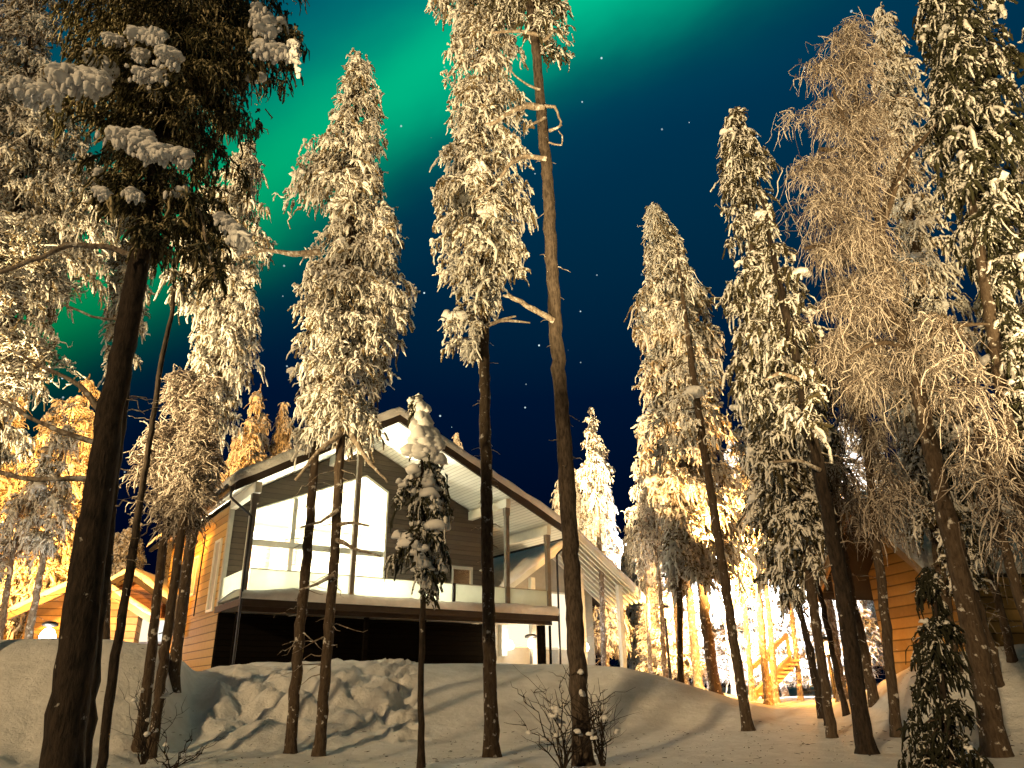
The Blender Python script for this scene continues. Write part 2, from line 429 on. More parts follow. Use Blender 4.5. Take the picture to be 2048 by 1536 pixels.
fine = np.arange(-16, 16.01, .085); g1 = 16 + np.cumsum(.085 * 1.12 ** np.arange(1, 55)); xs = np.concatenate([-g1[::-1], fine, g1])
fy = np.arange(8.5, 24, .085); gb = 8.5 - np.cumsum(.085 * 1.12 ** np.arange(1, 52)); gf = 24 + np.cumsum(.085 * 1.12 ** np.arange(1, 62)); ys = np.concatenate([gb[::-1], fy, gf])
X, Y = np.meshgrid(xs, ys); Z = ground_z(X, Y)
g = MB(); nx, ny = len(xs), len(ys); i = np.arange(ny - 1)[:, None] * nx; j = np.arange(nx - 1)[None]
g.add(np.stack([X, Y, Z], -1).reshape(-1, 3), np.stack([i + j, i + j + 1, i + j + 1 + nx, i + j + nx], -1).reshape(-1, 4))
go = g.build('snow_ground', M['snow']); tag(go, kind='structure')

# ------------------------------------------------------------ trees
def poly(pts, Y, base_to_ground=True):
    """photo polyline of a stem with widths -> points and radii at depth Y (first point is the lowest)"""
    P = np.array([at(p[0], p[1], Y) for p in pts]); R = np.array([p[2] * .88 * px_size(Y, q[2]) / 2 for p, q in zip(pts, P)])
    if base_to_ground:
        zg = gz(P[0, 0], P[0, 1]) - .08
        if P[0, 2] > zg:
            d = (P[0] - P[1]) / max(P[1, 2] - P[0, 2], .2) * (P[0, 2] - zg); P = np.vstack([P[0] + d, P]); R = np.concatenate([[R[0] * 1.08], R])
        else:
            t = (P[0, 2] - zg) / (P[0, 2] - P[1, 2]); P[0] = P[0] + (P[1] - P[0]) * t; P[0, 2] = zg
    return P, R


def resample(P, R, step, wob=0.):
    d = np.concatenate([[0], np.cumsum(np.linalg.norm(np.diff(P, axis=0), axis=1))]); n = max(3, int(d[-1] / step))
    t = np.linspace(0, d[-1], n); Q = np.stack([np.interp(t, d, P[:, k]) for k in range(3)], 1)
    w = rng.normal(size=(n, 3)) * wob; w[0] = 0; w[:, 2] = 0
    return Q + w, np.interp(t, d, R)


def trunk_mesh(mb, P, R, sides=12, flare=True, wob=.006, mat=0):
    Q, r = resample(P, R, .14, wob)
    if flare:
        h = Q[:, 2] - Q[0, 2]; r = r * (1 + .55 * np.exp(-h / .16))
    mb.tube(Q, r, sides, mat, .05)
    return Q, r


def stub(mb, p, d, L, r, mat=0, sag=.2, kink=.12, n=6):
    t = np.linspace(0, 1, n); pts = np.array(p)[None] + np.array(d)[None] * L * t[:, None]; pts[:, 2] -= sag * L * t ** 2
    pts[1:] += rng.normal(size=(n - 1, 3)) * kink * L / n
    mb.tube(pts, r * (1 - .75 * t), 5, mat, .1); return pts


def twigs_on_trunk(mb, Q, r, n, z0, z1, lmin, lmax, mat=0, side=None):
    for k in range(n):
        z = rng.uniform(z0, z1); i = int(np.argmin(abs(Q[:, 2] - z))); a = rng.uniform(0, 6.28)
        if rng.random() < .6: a = rng.choice([0, np.pi]) + rng.normal() * .4
        d = np.array([np.cos(a), np.sin(a), rng.uniform(-.35, .25)]); stub(mb, Q[i], d, rng.uniform(lmin, lmax) + r[i], max(.006, r[i] * .13), mat, rng.uniform(0, .4), .3)


def crown(mb, axis, rows, Y, dens=1., size=1., droop=.5, padn=.15, depth=.85, seed=0, fine=1., mats=(0, 1), jit=.12, hang=.5, bare=.0, outline=None):
    """rows: (py, xl, xr) outline in the photo; axis: stem points; fingers of snowy twigs along drooping limbs"""
    global rng
    rng = np.random.default_rng(seed + 100)
    if outline is None:
        Lp = np.array([at(r[1], r[0], Y) for r in rows]); Rp = np.array([at(r[2], r[0], Y) for r in rows])
        zs = Lp[::-1, 2]; xl = Lp[::-1, 0]; xr = Rp[::-1, 0]
    else: zs, xl, xr = outline
    zb, zt = zs[0], zs[-1]
    zz = np.linspace(zb, zt, 200); wid = np.interp(zz, zs, xr - xl)
    H = zt - zb; nb = int(H * 20 * dens * (.5 + .5 * wid.mean()))
    cdf = np.cumsum(wid + .25); cdf /= cdf[-1]
    z = np.interp(rng.random(nb), cdf, zz); ph = rng.uniform(0, 2 * np.pi, nb)
    wl = np.interp(z, zs, xl); wr = np.interp(z, zs, xr)
    ax = np.interp(z, axis[:, 2], axis[:, 0]); ay = np.interp(z, axis[:, 2], axis[:, 1])
    ax = np.clip(ax, wl + .15 * (wr - wl), wr - .15 * (wr - wl))
    c = np.cos(ph); Rx = np.where(c > 0, wr - ax, ax - wl); Rd = (wr - wl) * .5 * depth
    k = rng.uniform(.35, 1.0, nb) ** .6 * 1.02; ex = c * Rx * k; ey = np.sin(ph) * Rd * k; Lb = np.hypot(ex, ey) + 1e-6
    m = 9; s = np.linspace(.08, 1, m)
    up = rng.uniform(.0, .25, nb); dr = droop * rng.uniform(.6, 1.4, nb)
    z0 = z + Lb * dr * .55
    px_ = ax[:, None] + ex[:, None] * s; py_ = ay[:, None] + ey[:, None] * s
    pz_ = z0[:, None] + Lb[:, None] * (up[:, None] * s - dr[:, None] * s ** 2)
    # limbs
    sel = rng.random(nb) < .75
    D0 = np.stack([ex, ey, up * Lb], 1) / Lb[:, None]
    mb.fingers(np.stack([ax, ay, z0], 1)[sel], D0[sel], Lb[sel], .006 + .007 * Lb[sel] * size, dr[sel], 4, 5, mats[1], .1, np.array([1.3, 1.1, .9, .7, .4]))
    Pp = np.stack([px_, py_, pz_], -1)
    w = np.clip(Lb / .14 * fine * (.55 + .45 * s[:, None]).T.mean(), 3, 60)
    cnt = (w * 10.5 * (.4 + .6 * dens)).astype(int) + 3
    idx = np.repeat(np.arange(nb), cnt); t = rng.random(len(idx)) ** .75 * (m - 1); i0 = np.minimum(t.astype(int), m - 2); f = (t - i0)[:, None]
    P = Pp[idx, i0] * (1 - f) + Pp[idx, i0 + 1] * f; sv = t / (m - 1)
    out = np.stack([ex, ey, np.zeros(nb)], 1)[idx] / Lb[idx, None]; lat = np.stack([-out[:, 1], out[:, 0], out[:, 2]], 1)
    q = rng.normal(size=(len(idx), 1)); spread = (Lb[idx] * .24 * (1 - .4 * sv))[:, None]
    P = P + lat * q * spread * .6 + rng.normal(size=P.shape) * .03 * size; P[:, 2] -= abs(q[:, 0]) * spread[:, 0] * .35
    Dd = out * rng.uniform(-.2, .8, (len(idx), 1)) + lat * rng.normal(size=(len(idx), 1)) * .8; Dd[:, 2] += rng.normal(size=len(idx)) * .5 - hang * rng.uniform(0, 1.2, len(idx))
    Dd /= np.linalg.norm(Dd, axis=1)[:, None]
    Ln = rng.uniform(.06, .17, len(idx)) * size * (1 + .6 * (rng.random(len(idx)) < .12)); R = rng.uniform(.011, .023, len(idx)) * size / fine ** .5 * (1 + .5 * (rng.random(len(idx)) < .1))
    tip = sv > .85; Ln = np.where(tip, Ln * 1.2, Ln); R = np.where(tip, R * 1.15, R)
    keep = rng.random(len(idx)) > bare * (.3 + sv * .7)
    mb.fingers(P[keep], Dd[keep], Ln[keep], R[keep], rng.uniform(.1, 1.5, keep.sum()), 5, 6, mats[0], .2, None, .34, .09)
    # snow cushions lying on the limbs
    n = int(len(idx) * padn * .012)
    if n:
        kk = rng.choice(len(idx), n, replace=False); pr = rng.uniform(.04, .105, n) * size * (1 + .8 * (rng.random(n) < .15))
        pr = np.minimum(pr, np.interp(P[kk, 2], zs, xr - xl) * .30); Q = P[kk].copy(); Q[:, 2] += pr * .2; ms = mats[2] if len(mats) > 2 else mats[0]; mb.pads(Q, pr, pr * .6, ms)
        for q_ in range(3): mb.pads(Q + rng.normal(size=Q.shape) * (pr * .7)[:, None] * np.array([1, 1, .4]), pr * rng.uniform(.4, .8, n), pr * .5, ms)
        mb.fingers(Q + rng.normal(size=Q.shape) * (pr * .55)[:, None] * np.array([1, 1, .1]) - np.array([0, 0, .3]) * pr[:, None], np.tile([0, 0, -1.], (n, 1)), pr * rng.uniform(.4, 1.2, n), pr * rng.uniform(.2, .4, n), .1, 6, 5, ms, .1)
    return Pp


def spruce(label, Y, trunk, rows, mfol='frost', bark='bark', group=None, cat='spruce', name='spruce_tree', twig=None, stems=(), **kw):
    P, R = poly(trunk, Y); root = empty(name, P[0], label, cat, group)
    tb = MB(); Q, r = trunk_mesh(tb, P, R)
    if twig: twigs_on_trunk(tb, Q, r, *twig, mat=1)
    for st in stems:
        SP = np.array([at(a, b, Y - dy) for a, b, w, dy in st]); SR = np.array([w * px_size(Y, q[2]) / 2 for (a, b, w, dy), q in zip(st, SP)])
        q2, r2 = resample(SP, SR, .1, .008); tb.tube(q2, r2, 6, 1, .12)
    tb.build('trunk', [M[bark], M['bark_frost']], root)
    cb = MB(); crown(cb, Q, rows, Y, mats=(0, 1, 2), **kw)
    cb.build('crown', [M[mfol], M['bark'], M['cushion']], root)
    return root, Q, r


# the tall snow covered spruce left of centre, and its thin neighbour
spruce('tall snow covered spruce with drooping arms rising above the big house left gable slope', 12.8,
       [(637, 1524, 26), (655, 1300, 24), (670, 1100, 22), (683, 850, 20), (695, 620, 16), (703, 400, 12), (712, 230, 8), (720, 112, 4)],
       [(104, 714, 728), (130, 702, 742), (155, 690, 755), (175, 662, 760), (205, 652, 766), (245, 660, 774), (275, 650, 770), (300, 600, 764), (330, 585, 762), (365, 560, 775), (400, 570, 788),
        (430, 625, 800), (480, 610, 822), (520, 620, 800), (560, 600, 838), (620, 596, 838), (650, 590, 815), (690, 578, 800), (730, 575, 790), (770, 590, 770), (820, 590, 780), (860, 620, 770), (890, 640, 745)],
       seed=1, twig=(26, 1.9, 5.5, .15, .6), dens=1.15, padn=.5,
       stems=[[(640, 505, 16, .1), (590, 508, 12, .2), (530, 500, 7, .2), (480, 512, 4, .2)],
              [(690, 860, 14, .1), (640, 900, 8, .4), (590, 960, 5, .6)], [(690, 850, 14, .1), (735, 920, 8, .4), (775, 965, 4, .6)],
              [(668, 1150, 10, .1), (630, 1170, 6, .2), (600, 1180, 3, .2)], [(672, 1080, 10, .1), (715, 1100, 6, .2), (760, 1112, 4, .2)],
              [(676, 1020, 10, .1), (640, 1045, 6, .2), (600, 1055, 4, .2)], [(676, 1050, 9, .1), (705, 1045, 6, .2), (740, 1052, 4, .2)]])
spruce('slim spruce stem with dead side twigs just left of the tall drooping spruce', 13.0,
       [(580, 1514, 26), (598, 1280, 24), (615, 1100, 22), (632, 880, 17), (642, 760, 11), (648, 690, 5)],
       [(680, 636, 656), (720, 615, 668), (770, 590, 680), (810, 605, 675), (850, 588, 680), (900, 600, 665)],
       seed=2, twig=(22, 2.2, 5.2, .15, .55), dens=.8, bare=.4)
spruce('tall dense spruce in the centre, its bare stem crossing the right half of the deck', 11.8,
       [(985, 1545, 34), (978, 1300, 30), (973, 1000, 27), (968, 700, 23), (968, 450, 18), (962, 200, 14), (958, -60, 9), (955, -250, 3)],
       [(-260, 945, 965), (-150, 900, 1010), (-60, 870, 1045), (0, 850, 1050), (30, 892, 1060), (90, 892, 1050), (125, 886, 1012), (160, 890, 1030), (190, 900, 1058), (240, 892, 1062), (300, 884, 1066), (360, 872, 1078), (410, 852, 1082),
        (450, 846, 1060), (475, 850, 1056), (520, 880, 1055), (548, 882, 1050), (566, 878, 1010), (600, 884, 984), (620, 882, 968), (660, 884, 958), (700, 878, 952), (728, 888, 940)],
       mfol='frost', seed=3, twig=(20, 3., 9., .04, .16), dens=1.1, padn=.55,
       stems=[[(972, 650, 9, .1), (1010, 640, 7, .2), (1060, 646, 3, .2)], [(972, 655, 7, .1), (1000, 640, 6, .2), (1030, 632, 4, .2)]])
# tall pine, bare trunk right of centre
root, Q, r = spruce('tall bare trunked pine with sparse crown at the top, right of centre', 10.4,
       [(1168, 1545, 44), (1152, 1300, 40), (1136, 1000, 37), (1122, 800, 33), (1108, 600, 29), (1094, 350, 26), (1072, 100, 20), (1050, -60, 14), (1030, -220, 6)],
       [(-230, 1000, 1060), (-120, 950, 1120), (-40, 955, 1135), (0, 960, 1138), (40, 985, 1135), (75, 1020, 1158), (105, 1060, 1160), (128, 1068, 1150)],
       mfol='frost_mid', bark='bark_pine', name='pine_tree', cat='pine', seed=4, twig=(18, 4., 12., .05, .2), dens=.85, padn=.4, bare=.3, fine=1.2,
       stems=[[(1088, 215, 13, .1), (1050, 212, 12, .2), (1018, 226, 10, .3), (990, 246, 8, .3), (968, 250, 6, .3)],
              [(1092, 318, 12, .1), (1045, 312, 10, .2), (1018, 330, 8, .3), (990, 370, 6, .3), (950, 400, 4, .3)],
              [(1108, 642, 14, .1), (1060, 615, 11, .2), (1012, 588, 9, .3)], [(1020, 594, 6, .3), (1006, 590, 4, .3)],
              [(1090, 212, 7, .1), (1110, 214, 6, .2), (1122, 240, 4, .2), (1120, 255, 3, .2)], [(1098, 262, 7, .1), (1125, 250, 4, .2)],
              [(1090, 235, 7, .1), (1060, 250, 5, .2), (1050, 262, 4, .2)], [(1098, 285, 4, .1), (1122, 292, 3, .2), (1128, 275, 3, .2), (1116, 262, 2, .2)],
              [(1080, 70, 9, .1), (1040, 62, 7, .2), (985, 66, 5, .3)], [(1082, 85, 8, .1), (1110, 60, 6, .2), (1140, 90, 5, .3)], [(1080, 180, 5, .1), (1050, 168, 4, .2), (1020, 140, 3, .3)]])
# small spruce with heavy snow in front of the house
spruce('small dark spruce weighed down by thick snow lumps in front of the bright house window', 10.6,
       [(842, 1550, 16), (842, 1400, 14), (846, 1180, 13), (846, 1000, 10), (842, 880, 6), (838, 800, 3)],
       [(796, 828, 852), (820, 822, 860), (850, 812, 880), (880, 804, 886), (920, 798, 890), (960, 792, 896), (1000, 788, 902), (1040, 784, 912), (1080, 784, 910), (1110, 782, 892), (1140, 764, 888), (1190, 766, 880), (1230, 785, 875)],
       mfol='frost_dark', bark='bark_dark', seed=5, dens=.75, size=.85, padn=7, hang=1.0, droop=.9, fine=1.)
# its piled snow cap
rt_ = [o for o in COL.objects if o.type == 'EMPTY'][-1]; mb = MB()
for cx_, cy_, r_c in ((836, 803, .055), (846, 815, .10), (842, 830, .12), (850, 845, .12), (834, 852, .11), (846, 865, .14), (866, 868, .11), (828, 880, .10), (852, 885, .13), (872, 890, .11), (816, 900, .10), (838, 900, .13), (860, 905, .12), (880, 915, .10)):
    c_ = at(cx_, cy_, 10.55 - r_c); mb.pads(c_[None] + rng.normal(size=(3, 3)) * r_c * .16, r_c * rng.uniform(.8, 1.1, 3), r_c * .85, 0, .10, 12, 8)
mb.build('snow_cap', M['cushion'], rt_)
# spruces right of centre
spruce('narrow spruce with rounded snowy tip standing clear against the sky right of centre', 18.0,
       [(1362, 1400, 13), (1358, 1100, 13), (1350, 800, 15), (1325, 600, 9), (1308, 415, 3)],
       [(408, 1298, 1318), (440, 1292, 1345), (465, 1300, 1365), (490, 1292, 1390), (530, 1296, 1385), (560, 1285, 1405), (600, 1268, 1425), (650, 1266, 1430), (672, 1280, 1436), (735, 1266, 1445), (765, 1285, 1450), (820, 1280, 1455),
        (880, 1265, 1465), (920, 1280, 1480), (960, 1300, 1490), (1020, 1320, 1500), (1100, 1330, 1500), (1180, 1350, 1470)],
       seed=6, size=1.35, dens=.95, padn=.6)
spruce('thin leaning spruce stem with wispy frosted limbs in front of the snowy tipped spruce', 14.2,
       [(1498, 1468, 24), (1470, 1300, 22), (1440, 1100, 20), (1405, 880, 18), (1385, 740, 15), (1366, 600, 10), (1355, 500, 5)],
       [(500, 1345, 1365), (560, 1310, 1400), (640, 1290, 1435), (700, 1300, 1450), (760, 1310, 1455), (860, 1290, 1430), (900, 1290, 1440), (930, 1330, 1440)],
       seed=7, dens=.28, bare=.3, twig=(14, 2., 8., .15, .7), padn=.2, fine=1.3)
spruce('heavy spruce with bright left edge and dark right side leaning beside the narrow snowy tip', 12.4,
       [(1660, 1440, 20), (1625, 1200, 22), (1590, 950, 22), (1540, 700, 18), (1500, 480, 12), (1470, 240, 4)],
       [(222, 1462, 1476), (245, 1455, 1500), (268, 1434, 1520), (300, 1440, 1545), (340, 1440, 1550), (375, 1424, 1545), (400, 1428, 1540), (450, 1430, 1540), (500, 1432, 1545), (560, 1436, 1560), (620, 1450, 1590),
        (700, 1452, 1620), (760, 1455, 1640), (850, 1470, 1645), (950, 1500, 1650), (1040, 1510, 1650), (1120, 1540, 1640), (1180, 1580, 1625)],
       mfol='frost_mid', seed=8, dens=1.25, padn=.8, hang=.9)
spruce('sparse spruce with thick black stem rising from the right foreground snow', 10.4,
       [(1734, 1512, 40), (1710, 1350, 37), (1680, 1150, 34), (1640, 950, 30), (1600, 760, 24), (1570, 620, 18), (1540, 480, 10), (1525, 400, 5)],
       [(420, 1520, 1545), (500, 1500, 1580), (580, 1470, 1610), (660, 1480, 1640), (760, 1470, 1640), (860, 1500, 1640), (900, 1500, 1630)],
       mfol='frost_mid', bark='bark_dark', seed=9, dens=.45, bare=.2, padn=.7, twig=(16, 2., 6., .1, .5), hang=.9,
       stems=[[(1640, 940, 10, .1), (1600, 920, 8, .2), (1540, 925, 5, .2)], [(1600, 760, 10, .1), (1560, 745, 8, .2), (1530, 760, 5, .2)]])
spruce('tall column shaped spruce with bright snowy left edge behind the frosted birch', 13.2,
       [(1930, 1440, 24), (1905, 1300, 24), (1875, 1100, 24), (1860, 900, 24), (1845, 600, 20), (1800, 300, 14), (1765, 20, 4)],
       [(14, 1752, 1780), (40, 1742, 1795), (80, 1742, 1810), (130, 1748, 1835), (180, 1742, 1845), (260, 1760, 1875), (330, 1772, 1890), (420, 1785, 1900), (520, 1790, 1930), (640, 1790, 1960), (760, 1770, 1970), (880, 1760, 1960), (980, 1760, 1950), (1060, 1780, 1930)],
       mfol='frost', seed=10, dens=1.0, padn=.6, hang=1.1)
spruce('dark spruce with scattered snow tufts filling the upper right corner', 9.6,
       [(2130, 1545, 40), (2080, 1200, 36), (2020, 880, 30), (1975, 600, 24), (1930, 300, 18), (1890, -60, 10), (1870, -260, 4)],
       [(-280, 1855, 1880), (-120, 1830, 1940), (-20, 1838, 1990), (20, 1832, 2010), (60, 1850, 2020), (100, 1865, 2040), (160, 1870, 2060), (240, 1872, 2080), (330, 1880, 2100), (420, 1930, 2120), (500, 1960, 2120), (600, 1990, 2120), (700, 2000, 2130), (820, 2010, 2130), (860, 2030, 2130)],
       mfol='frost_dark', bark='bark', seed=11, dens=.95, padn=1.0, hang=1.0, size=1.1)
spruce('bright knobbly spruce cut by the right edge of the picture', 13.5,
       [(2190, 1400, 24), (2130, 900, 20), (2080, 500, 14), (2050, 300, 5)],
       [(300, 2040, 2060), (420, 2010, 2100), (520, 1990, 2130), (640, 1998, 2140), (760, 2004, 2150), (850, 2015, 2160), (1000, 2030, 2160)],
       mfol='frost', seed=12, dens=.8, padn=.7, hang=.9)
spruce('young dark spruce in the lower right corner with sagging snow lumps', 7.4,
       [(1905, 1600, 20), (1890, 1450, 18), (1875, 1300, 12), (1868, 1150, 4)],
       [(1150, 1845, 1890), (1190, 1830, 1905), (1250, 1804, 1925), (1290, 1806, 1920), (1340, 1815, 1945), (1400, 1805, 1960), (1460, 1798, 1985), (1540, 1790, 2000), (1620, 1785, 2010)],
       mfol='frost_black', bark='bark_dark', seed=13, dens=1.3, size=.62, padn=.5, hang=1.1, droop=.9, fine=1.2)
# left side
spruce('broad frosted spruce column behind the near dark pine, tip level with the aurora', 14.5,
       [(330, 1500, 26), (372, 1150, 24), (410, 900, 22), (440, 700, 18), (470, 450, 10), (495, 290, 4)],
       [(286, 486, 502), (310, 470, 525), (340, 440, 528), (360, 400, 520), (400, 400, 532), (450, 380, 545), (500, 370, 550), (560, 360, 530), (620, 365, 528), (680, 385, 530), (730, 395, 528), (780, 400, 505), (830, 395, 490), (880, 400, 480)],
       seed=14, dens=1.1, padn=.25, hang=.9)
spruce('narrow frosted spruce half hidden behind the near dark pine trunk', 15.5,
       [(200, 1440, 24), (215, 1100, 22), (240, 800, 16), (262, 500, 10), (275, 250, 4)],
       [(240, 268, 282), (300, 245, 310), (380, 225, 330), (450, 215, 320), (520, 210, 305), (600, 212, 302), (680, 212, 290), (740, 216, 275)],
       seed=15, dens=.9, padn=.25)
spruce('large bright frosted spruce filling the left edge above the neighbouring cabin', 13.6,
       [(-60, 1420, 34), (-20, 1000, 28), (20, 600, 20), (50, 200, 12), (70, -150, 4)],
       [(-160, 60, 82), (0, 0, 115), (80, -20, 130), (200, -40, 170), (300, -60, 200), (400, -60, 240), (480, -60, 250), (540, -60, 230), (600, -60, 130), (680, -60, 110), (760, -60, 90), (900, -80, 60)],
       mfol='frost', seed=16, dens=.9, padn=.25, hang=.7, droop=.6)
spruce('huge near dark pine with thick leaning black trunk and snow loaded boughs overhead', 5.6,
       [(112, 1600, 92), (140, 1400, 84), (180, 1100, 70), (215, 850, 58), (250, 680, 50), (285, 480, 44), (318, 330, 36), (345, 100, 28), (365, -150, 18), (375, -400, 6)],
       [(-420, 320, 430), (-250, 150, 560), (-100, 60, 600), (0, 100, 596), (60, 130, 600), (130, 110, 604), (150, 70, 570), (190, 110, 520), (240, 150, 566), (290, 200, 520), (340, 160, 420), (400, 190, 470), (450, 240, 490), (500, 300, 510), (560, 420, 505)],
       mfol='needle', bark='bark_dark', name='pine_tree', cat='pine', seed=17, dens=1.35, size=.62, fine=2.0, padn=.16, hang=.9, droop=.45,
       stems=[[(272, 516, 15, .0), (215, 492, 12, .1), (135, 490, 11, .2), (60, 522, 9, .2), (-20, 556, 8, .2)],
              [(200, 822, 14, .0), (160, 770, 10, .1), (100, 740, 7, .1), (20, 700, 4, .1)],
              [(188, 884, 13, .0), (130, 866, 10, .1), (70, 840, 8, .1), (-10, 795, 6, .1)],
              [(182, 958, 12, .0), (130, 956, 11, .1), (60, 960, 9, .1), (-20, 940, 8, .1)],
              [(320, 340, 10, .0), (370, 380, 8, .1), (400, 430, 6, .1), (430, 560, 4, .2)],
              [(255, 640, 7, .0), (200, 640, 5, .1), (130, 610, 4, .1)]])
# heavy snow loads resting on the near boughs
root = [o for o in COL.objects if o.name.startswith('pine_tree') and o.type == 'EMPTY'][-1]
rng = np.random.default_rng(5)
for cx, cy, n, sx_, sy_, r in ((70, 175, 7, 28, 16, .075), (160, 150, 12, 42, 20, .085), (265, 272, 8, 34, 12, .07), (330, 300, 9, 42, 16, .06), (525, 40, 6, 14, 30, .06), (545, 95, 6, 24, 12, .065),
                               (295, 65, 6, 26, 8, .06), (340, 105, 5, 14, 8, .06), (280, 105, 4, 12, 8, .05), (295, 145, 5, 20, 10, .05), (480, 470, 6, 10, 22, .05), (450, 440, 4, 12, 12, .045), (230, 75, 4, 14, 6, .05),
                               (205, 380, 2, 8, 5, .05), (270, 385, 3, 8, 8, .045), (590, 100, 4, 6, 40, .04)):
    n *= 5; dd_ = rng.uniform(.5, .9)
    mb = MB(); P_ = np.array([at(cx + q1 * sx_ * .9, cy + q1 * sy_ * .35 + rng.normal() * sy_ * .35, 5.6 - dd_ + rng.normal() * .05) for q1 in rng.uniform(-1.3, 1.3, n)])
    mb.pads(P_, rng.uniform(.6, 1.3, n) * r * .78, rng.uniform(.5, 1.0, n) * r * .5, 0, .16, 12, 8)
    k = n * 2; Q_ = P_[rng.integers(0, n, k)] + rng.normal(size=(k, 3)) * np.array([r, r, r * .2]) * .6 - np.array([0, 0, r * .6])
    mb.fingers(Q_, np.tile([0, 0, -1.], (k, 1)), rng.uniform(.4, 1.2, k) * r, r * rng.uniform(.2, .4, k), .1, 6, 5, 0, .1)
    mb.build('snow_load', M['cushion'], root)
spruce('second black stem leaning close beside the huge near pine trunk', 6.4,
       [(150, 1600, 44), (172, 1420, 42), (198, 1200, 38), (218, 1000, 32), (245, 800, 26), (270, 600, 22), (300, 350, 14), (320, 100, 6)],
       [(60, 290, 340), (160, 250, 380), (260, 230, 390), (340, 240, 370)],
       mfol='needle', bark='bark_dark', name='pine_tree', cat='pine', seed=18, dens=.5, size=.9, fine=1.3, twig=(16, 2.2, 4.5, .1, .4))
spruce('thin crooked dark stem with a small snowy top right of the near pine', 8.6,
       [(200, 1560, 20), (225, 1350, 22), (252, 1180, 18), (262, 1130, 20), (280, 1000, 15), (300, 880, 12), (322, 720, 11), (345, 620, 9), (352, 540, 6), (372, 450, 3)],
       [(440, 360, 392), (480, 345, 410), (530, 335, 400), (575, 345, 372)],
       mfol='frost_mid', bark='bark_dark', name='crooked_tree', cat='tree', seed=19, dens=.8, size=.9, twig=(22, 2.2, 5.5, .08, .35), padn=1.)


def strands(mb, axis, Y, rows, nlimb, per, seed, Lr=(.3, .8), R=.007, hang=1.6, upl=.5, mats=(0, 1)):
    """limbs rising from the stem, fine frosted twigs hanging from them"""
    global rng
    rng = np.random.default_rng(seed + 500)
    Lp = np.array([at(r[1], r[0], Y) for r in rows]); Rp = np.array([at(r[2], r[0], Y) for r in rows])
    zs = Lp[::-1, 2]; xl = Lp[::-1, 0]; xr = Rp[::-1, 0]; zb, zt = zs[0], zs[-1]
    for k in range(nlimb):
        zt_ = rng.uniform(zb + .1, zt); wl = np.interp(zt_, zs, xl); wr = np.interp(zt_, zs, xr)
        rd = (wr - wl) * .38; a = rng.uniform(0, 2 * np.pi); q = rng.uniform(.55, 1.)
        ax = np.interp(zt_, axis[:, 2], axis[:, 0]); ay = np.interp(zt_, axis[:, 2], axis[:, 1])
        ex = np.cos(a); tx = ax + (wr - ax if ex > 0 else ax - wl) * ex * q; ty = ay + np.sin(a) * rd * q
        l = math.hypot(tx - ax, ty - ay); zo = zt_ - l * upl * rng.uniform(.4, 1.2)
        zo = max(zo, axis[0, 2] + 2.0); i = int(np.argmin(abs(axis[:, 2] - zo))); o = axis[i]
        t = np.linspace(0, 1, 9); pts = o[None] + (np.array([tx, ty, zt_]) - o)[None] * t[:, None]; pts[:, 2] += l * .25 * np.sin(t * np.pi) - .06 * l * t ** 3
        pts[1:] += rng.normal(size=(8, 3)) * .04 * (l + .3); mb.tube(pts, (.010 + .010 * l) * (1 - .8 * t), 5, mats[1], .1)
        n = int(per * (l + .3)); tt = rng.random(n) ** .7 * 7.99; i0 = tt.astype(int); P = pts[i0] + (pts[i0 + 1] - pts[i0]) * (tt - i0)[:, None]
        P += rng.normal(size=P.shape) * .05
        d = rng.normal(size=(n, 3)) * .7; d[:, 2] = rng.uniform(-.3, .5, n); d /= np.linalg.norm(d, axis=1)[:, None]
        Ln = rng.uniform(Lr[0], Lr[1], n); mb.fingers(P, d, Ln, R * rng.uniform(.7, 1.4, n), rng.uniform(hang * .3, hang * 1.3, n), 4, 8, mats[0], .1, np.array([.9, 1, 1.1, 1, 1, 1, .9, .6]), .15, .16)
        # side twigs
        m = n // 2; P2 = P[:m] + d[:m] * Ln[:m, None] * .4; P2[:, 2] -= Ln[:m] * .16 * hang; d2_ = rng.normal(size=(m, 3)); d2_ /= np.linalg.norm(d2_, axis=1)[:, None]
        mb.fingers(P2, d2_, Ln[:m] * .45, R * .8, hang * .7, 4, 6, mats[0], .1, np.array([1, 1, 1, 1, .9, .6]), .15, .18)


def weeping(label, Y, trunk, rows, nlimb, per, seed, name='birch_tree', cat='birch', bark='bark', stems=(), fol='twig', **kw):
    P, R = poly(trunk, Y); root = empty(name, P[0], label, cat)
    tb = MB(); Q, r = trunk_mesh(tb, P, R)
    for st in stems:
        SP = np.array([at(a, b, Y - dy) for a, b, w, dy in st]); SR = np.array([w * px_size(Y, q[2]) / 2 for (a, b, w, dy), q in zip(st, SP)])
        q2, r2 = resample(SP, SR, .1, .01); tb.tube(q2, r2, 7, 1, .08)
    tb.build('trunk', [M[bark], M['bark']], root)
    cb = MB(); strands(cb, Q, Y, rows, nlimb, per, seed, **kw); cb.build('crown', [M[fol], M['bark_frost']], root)
    return root


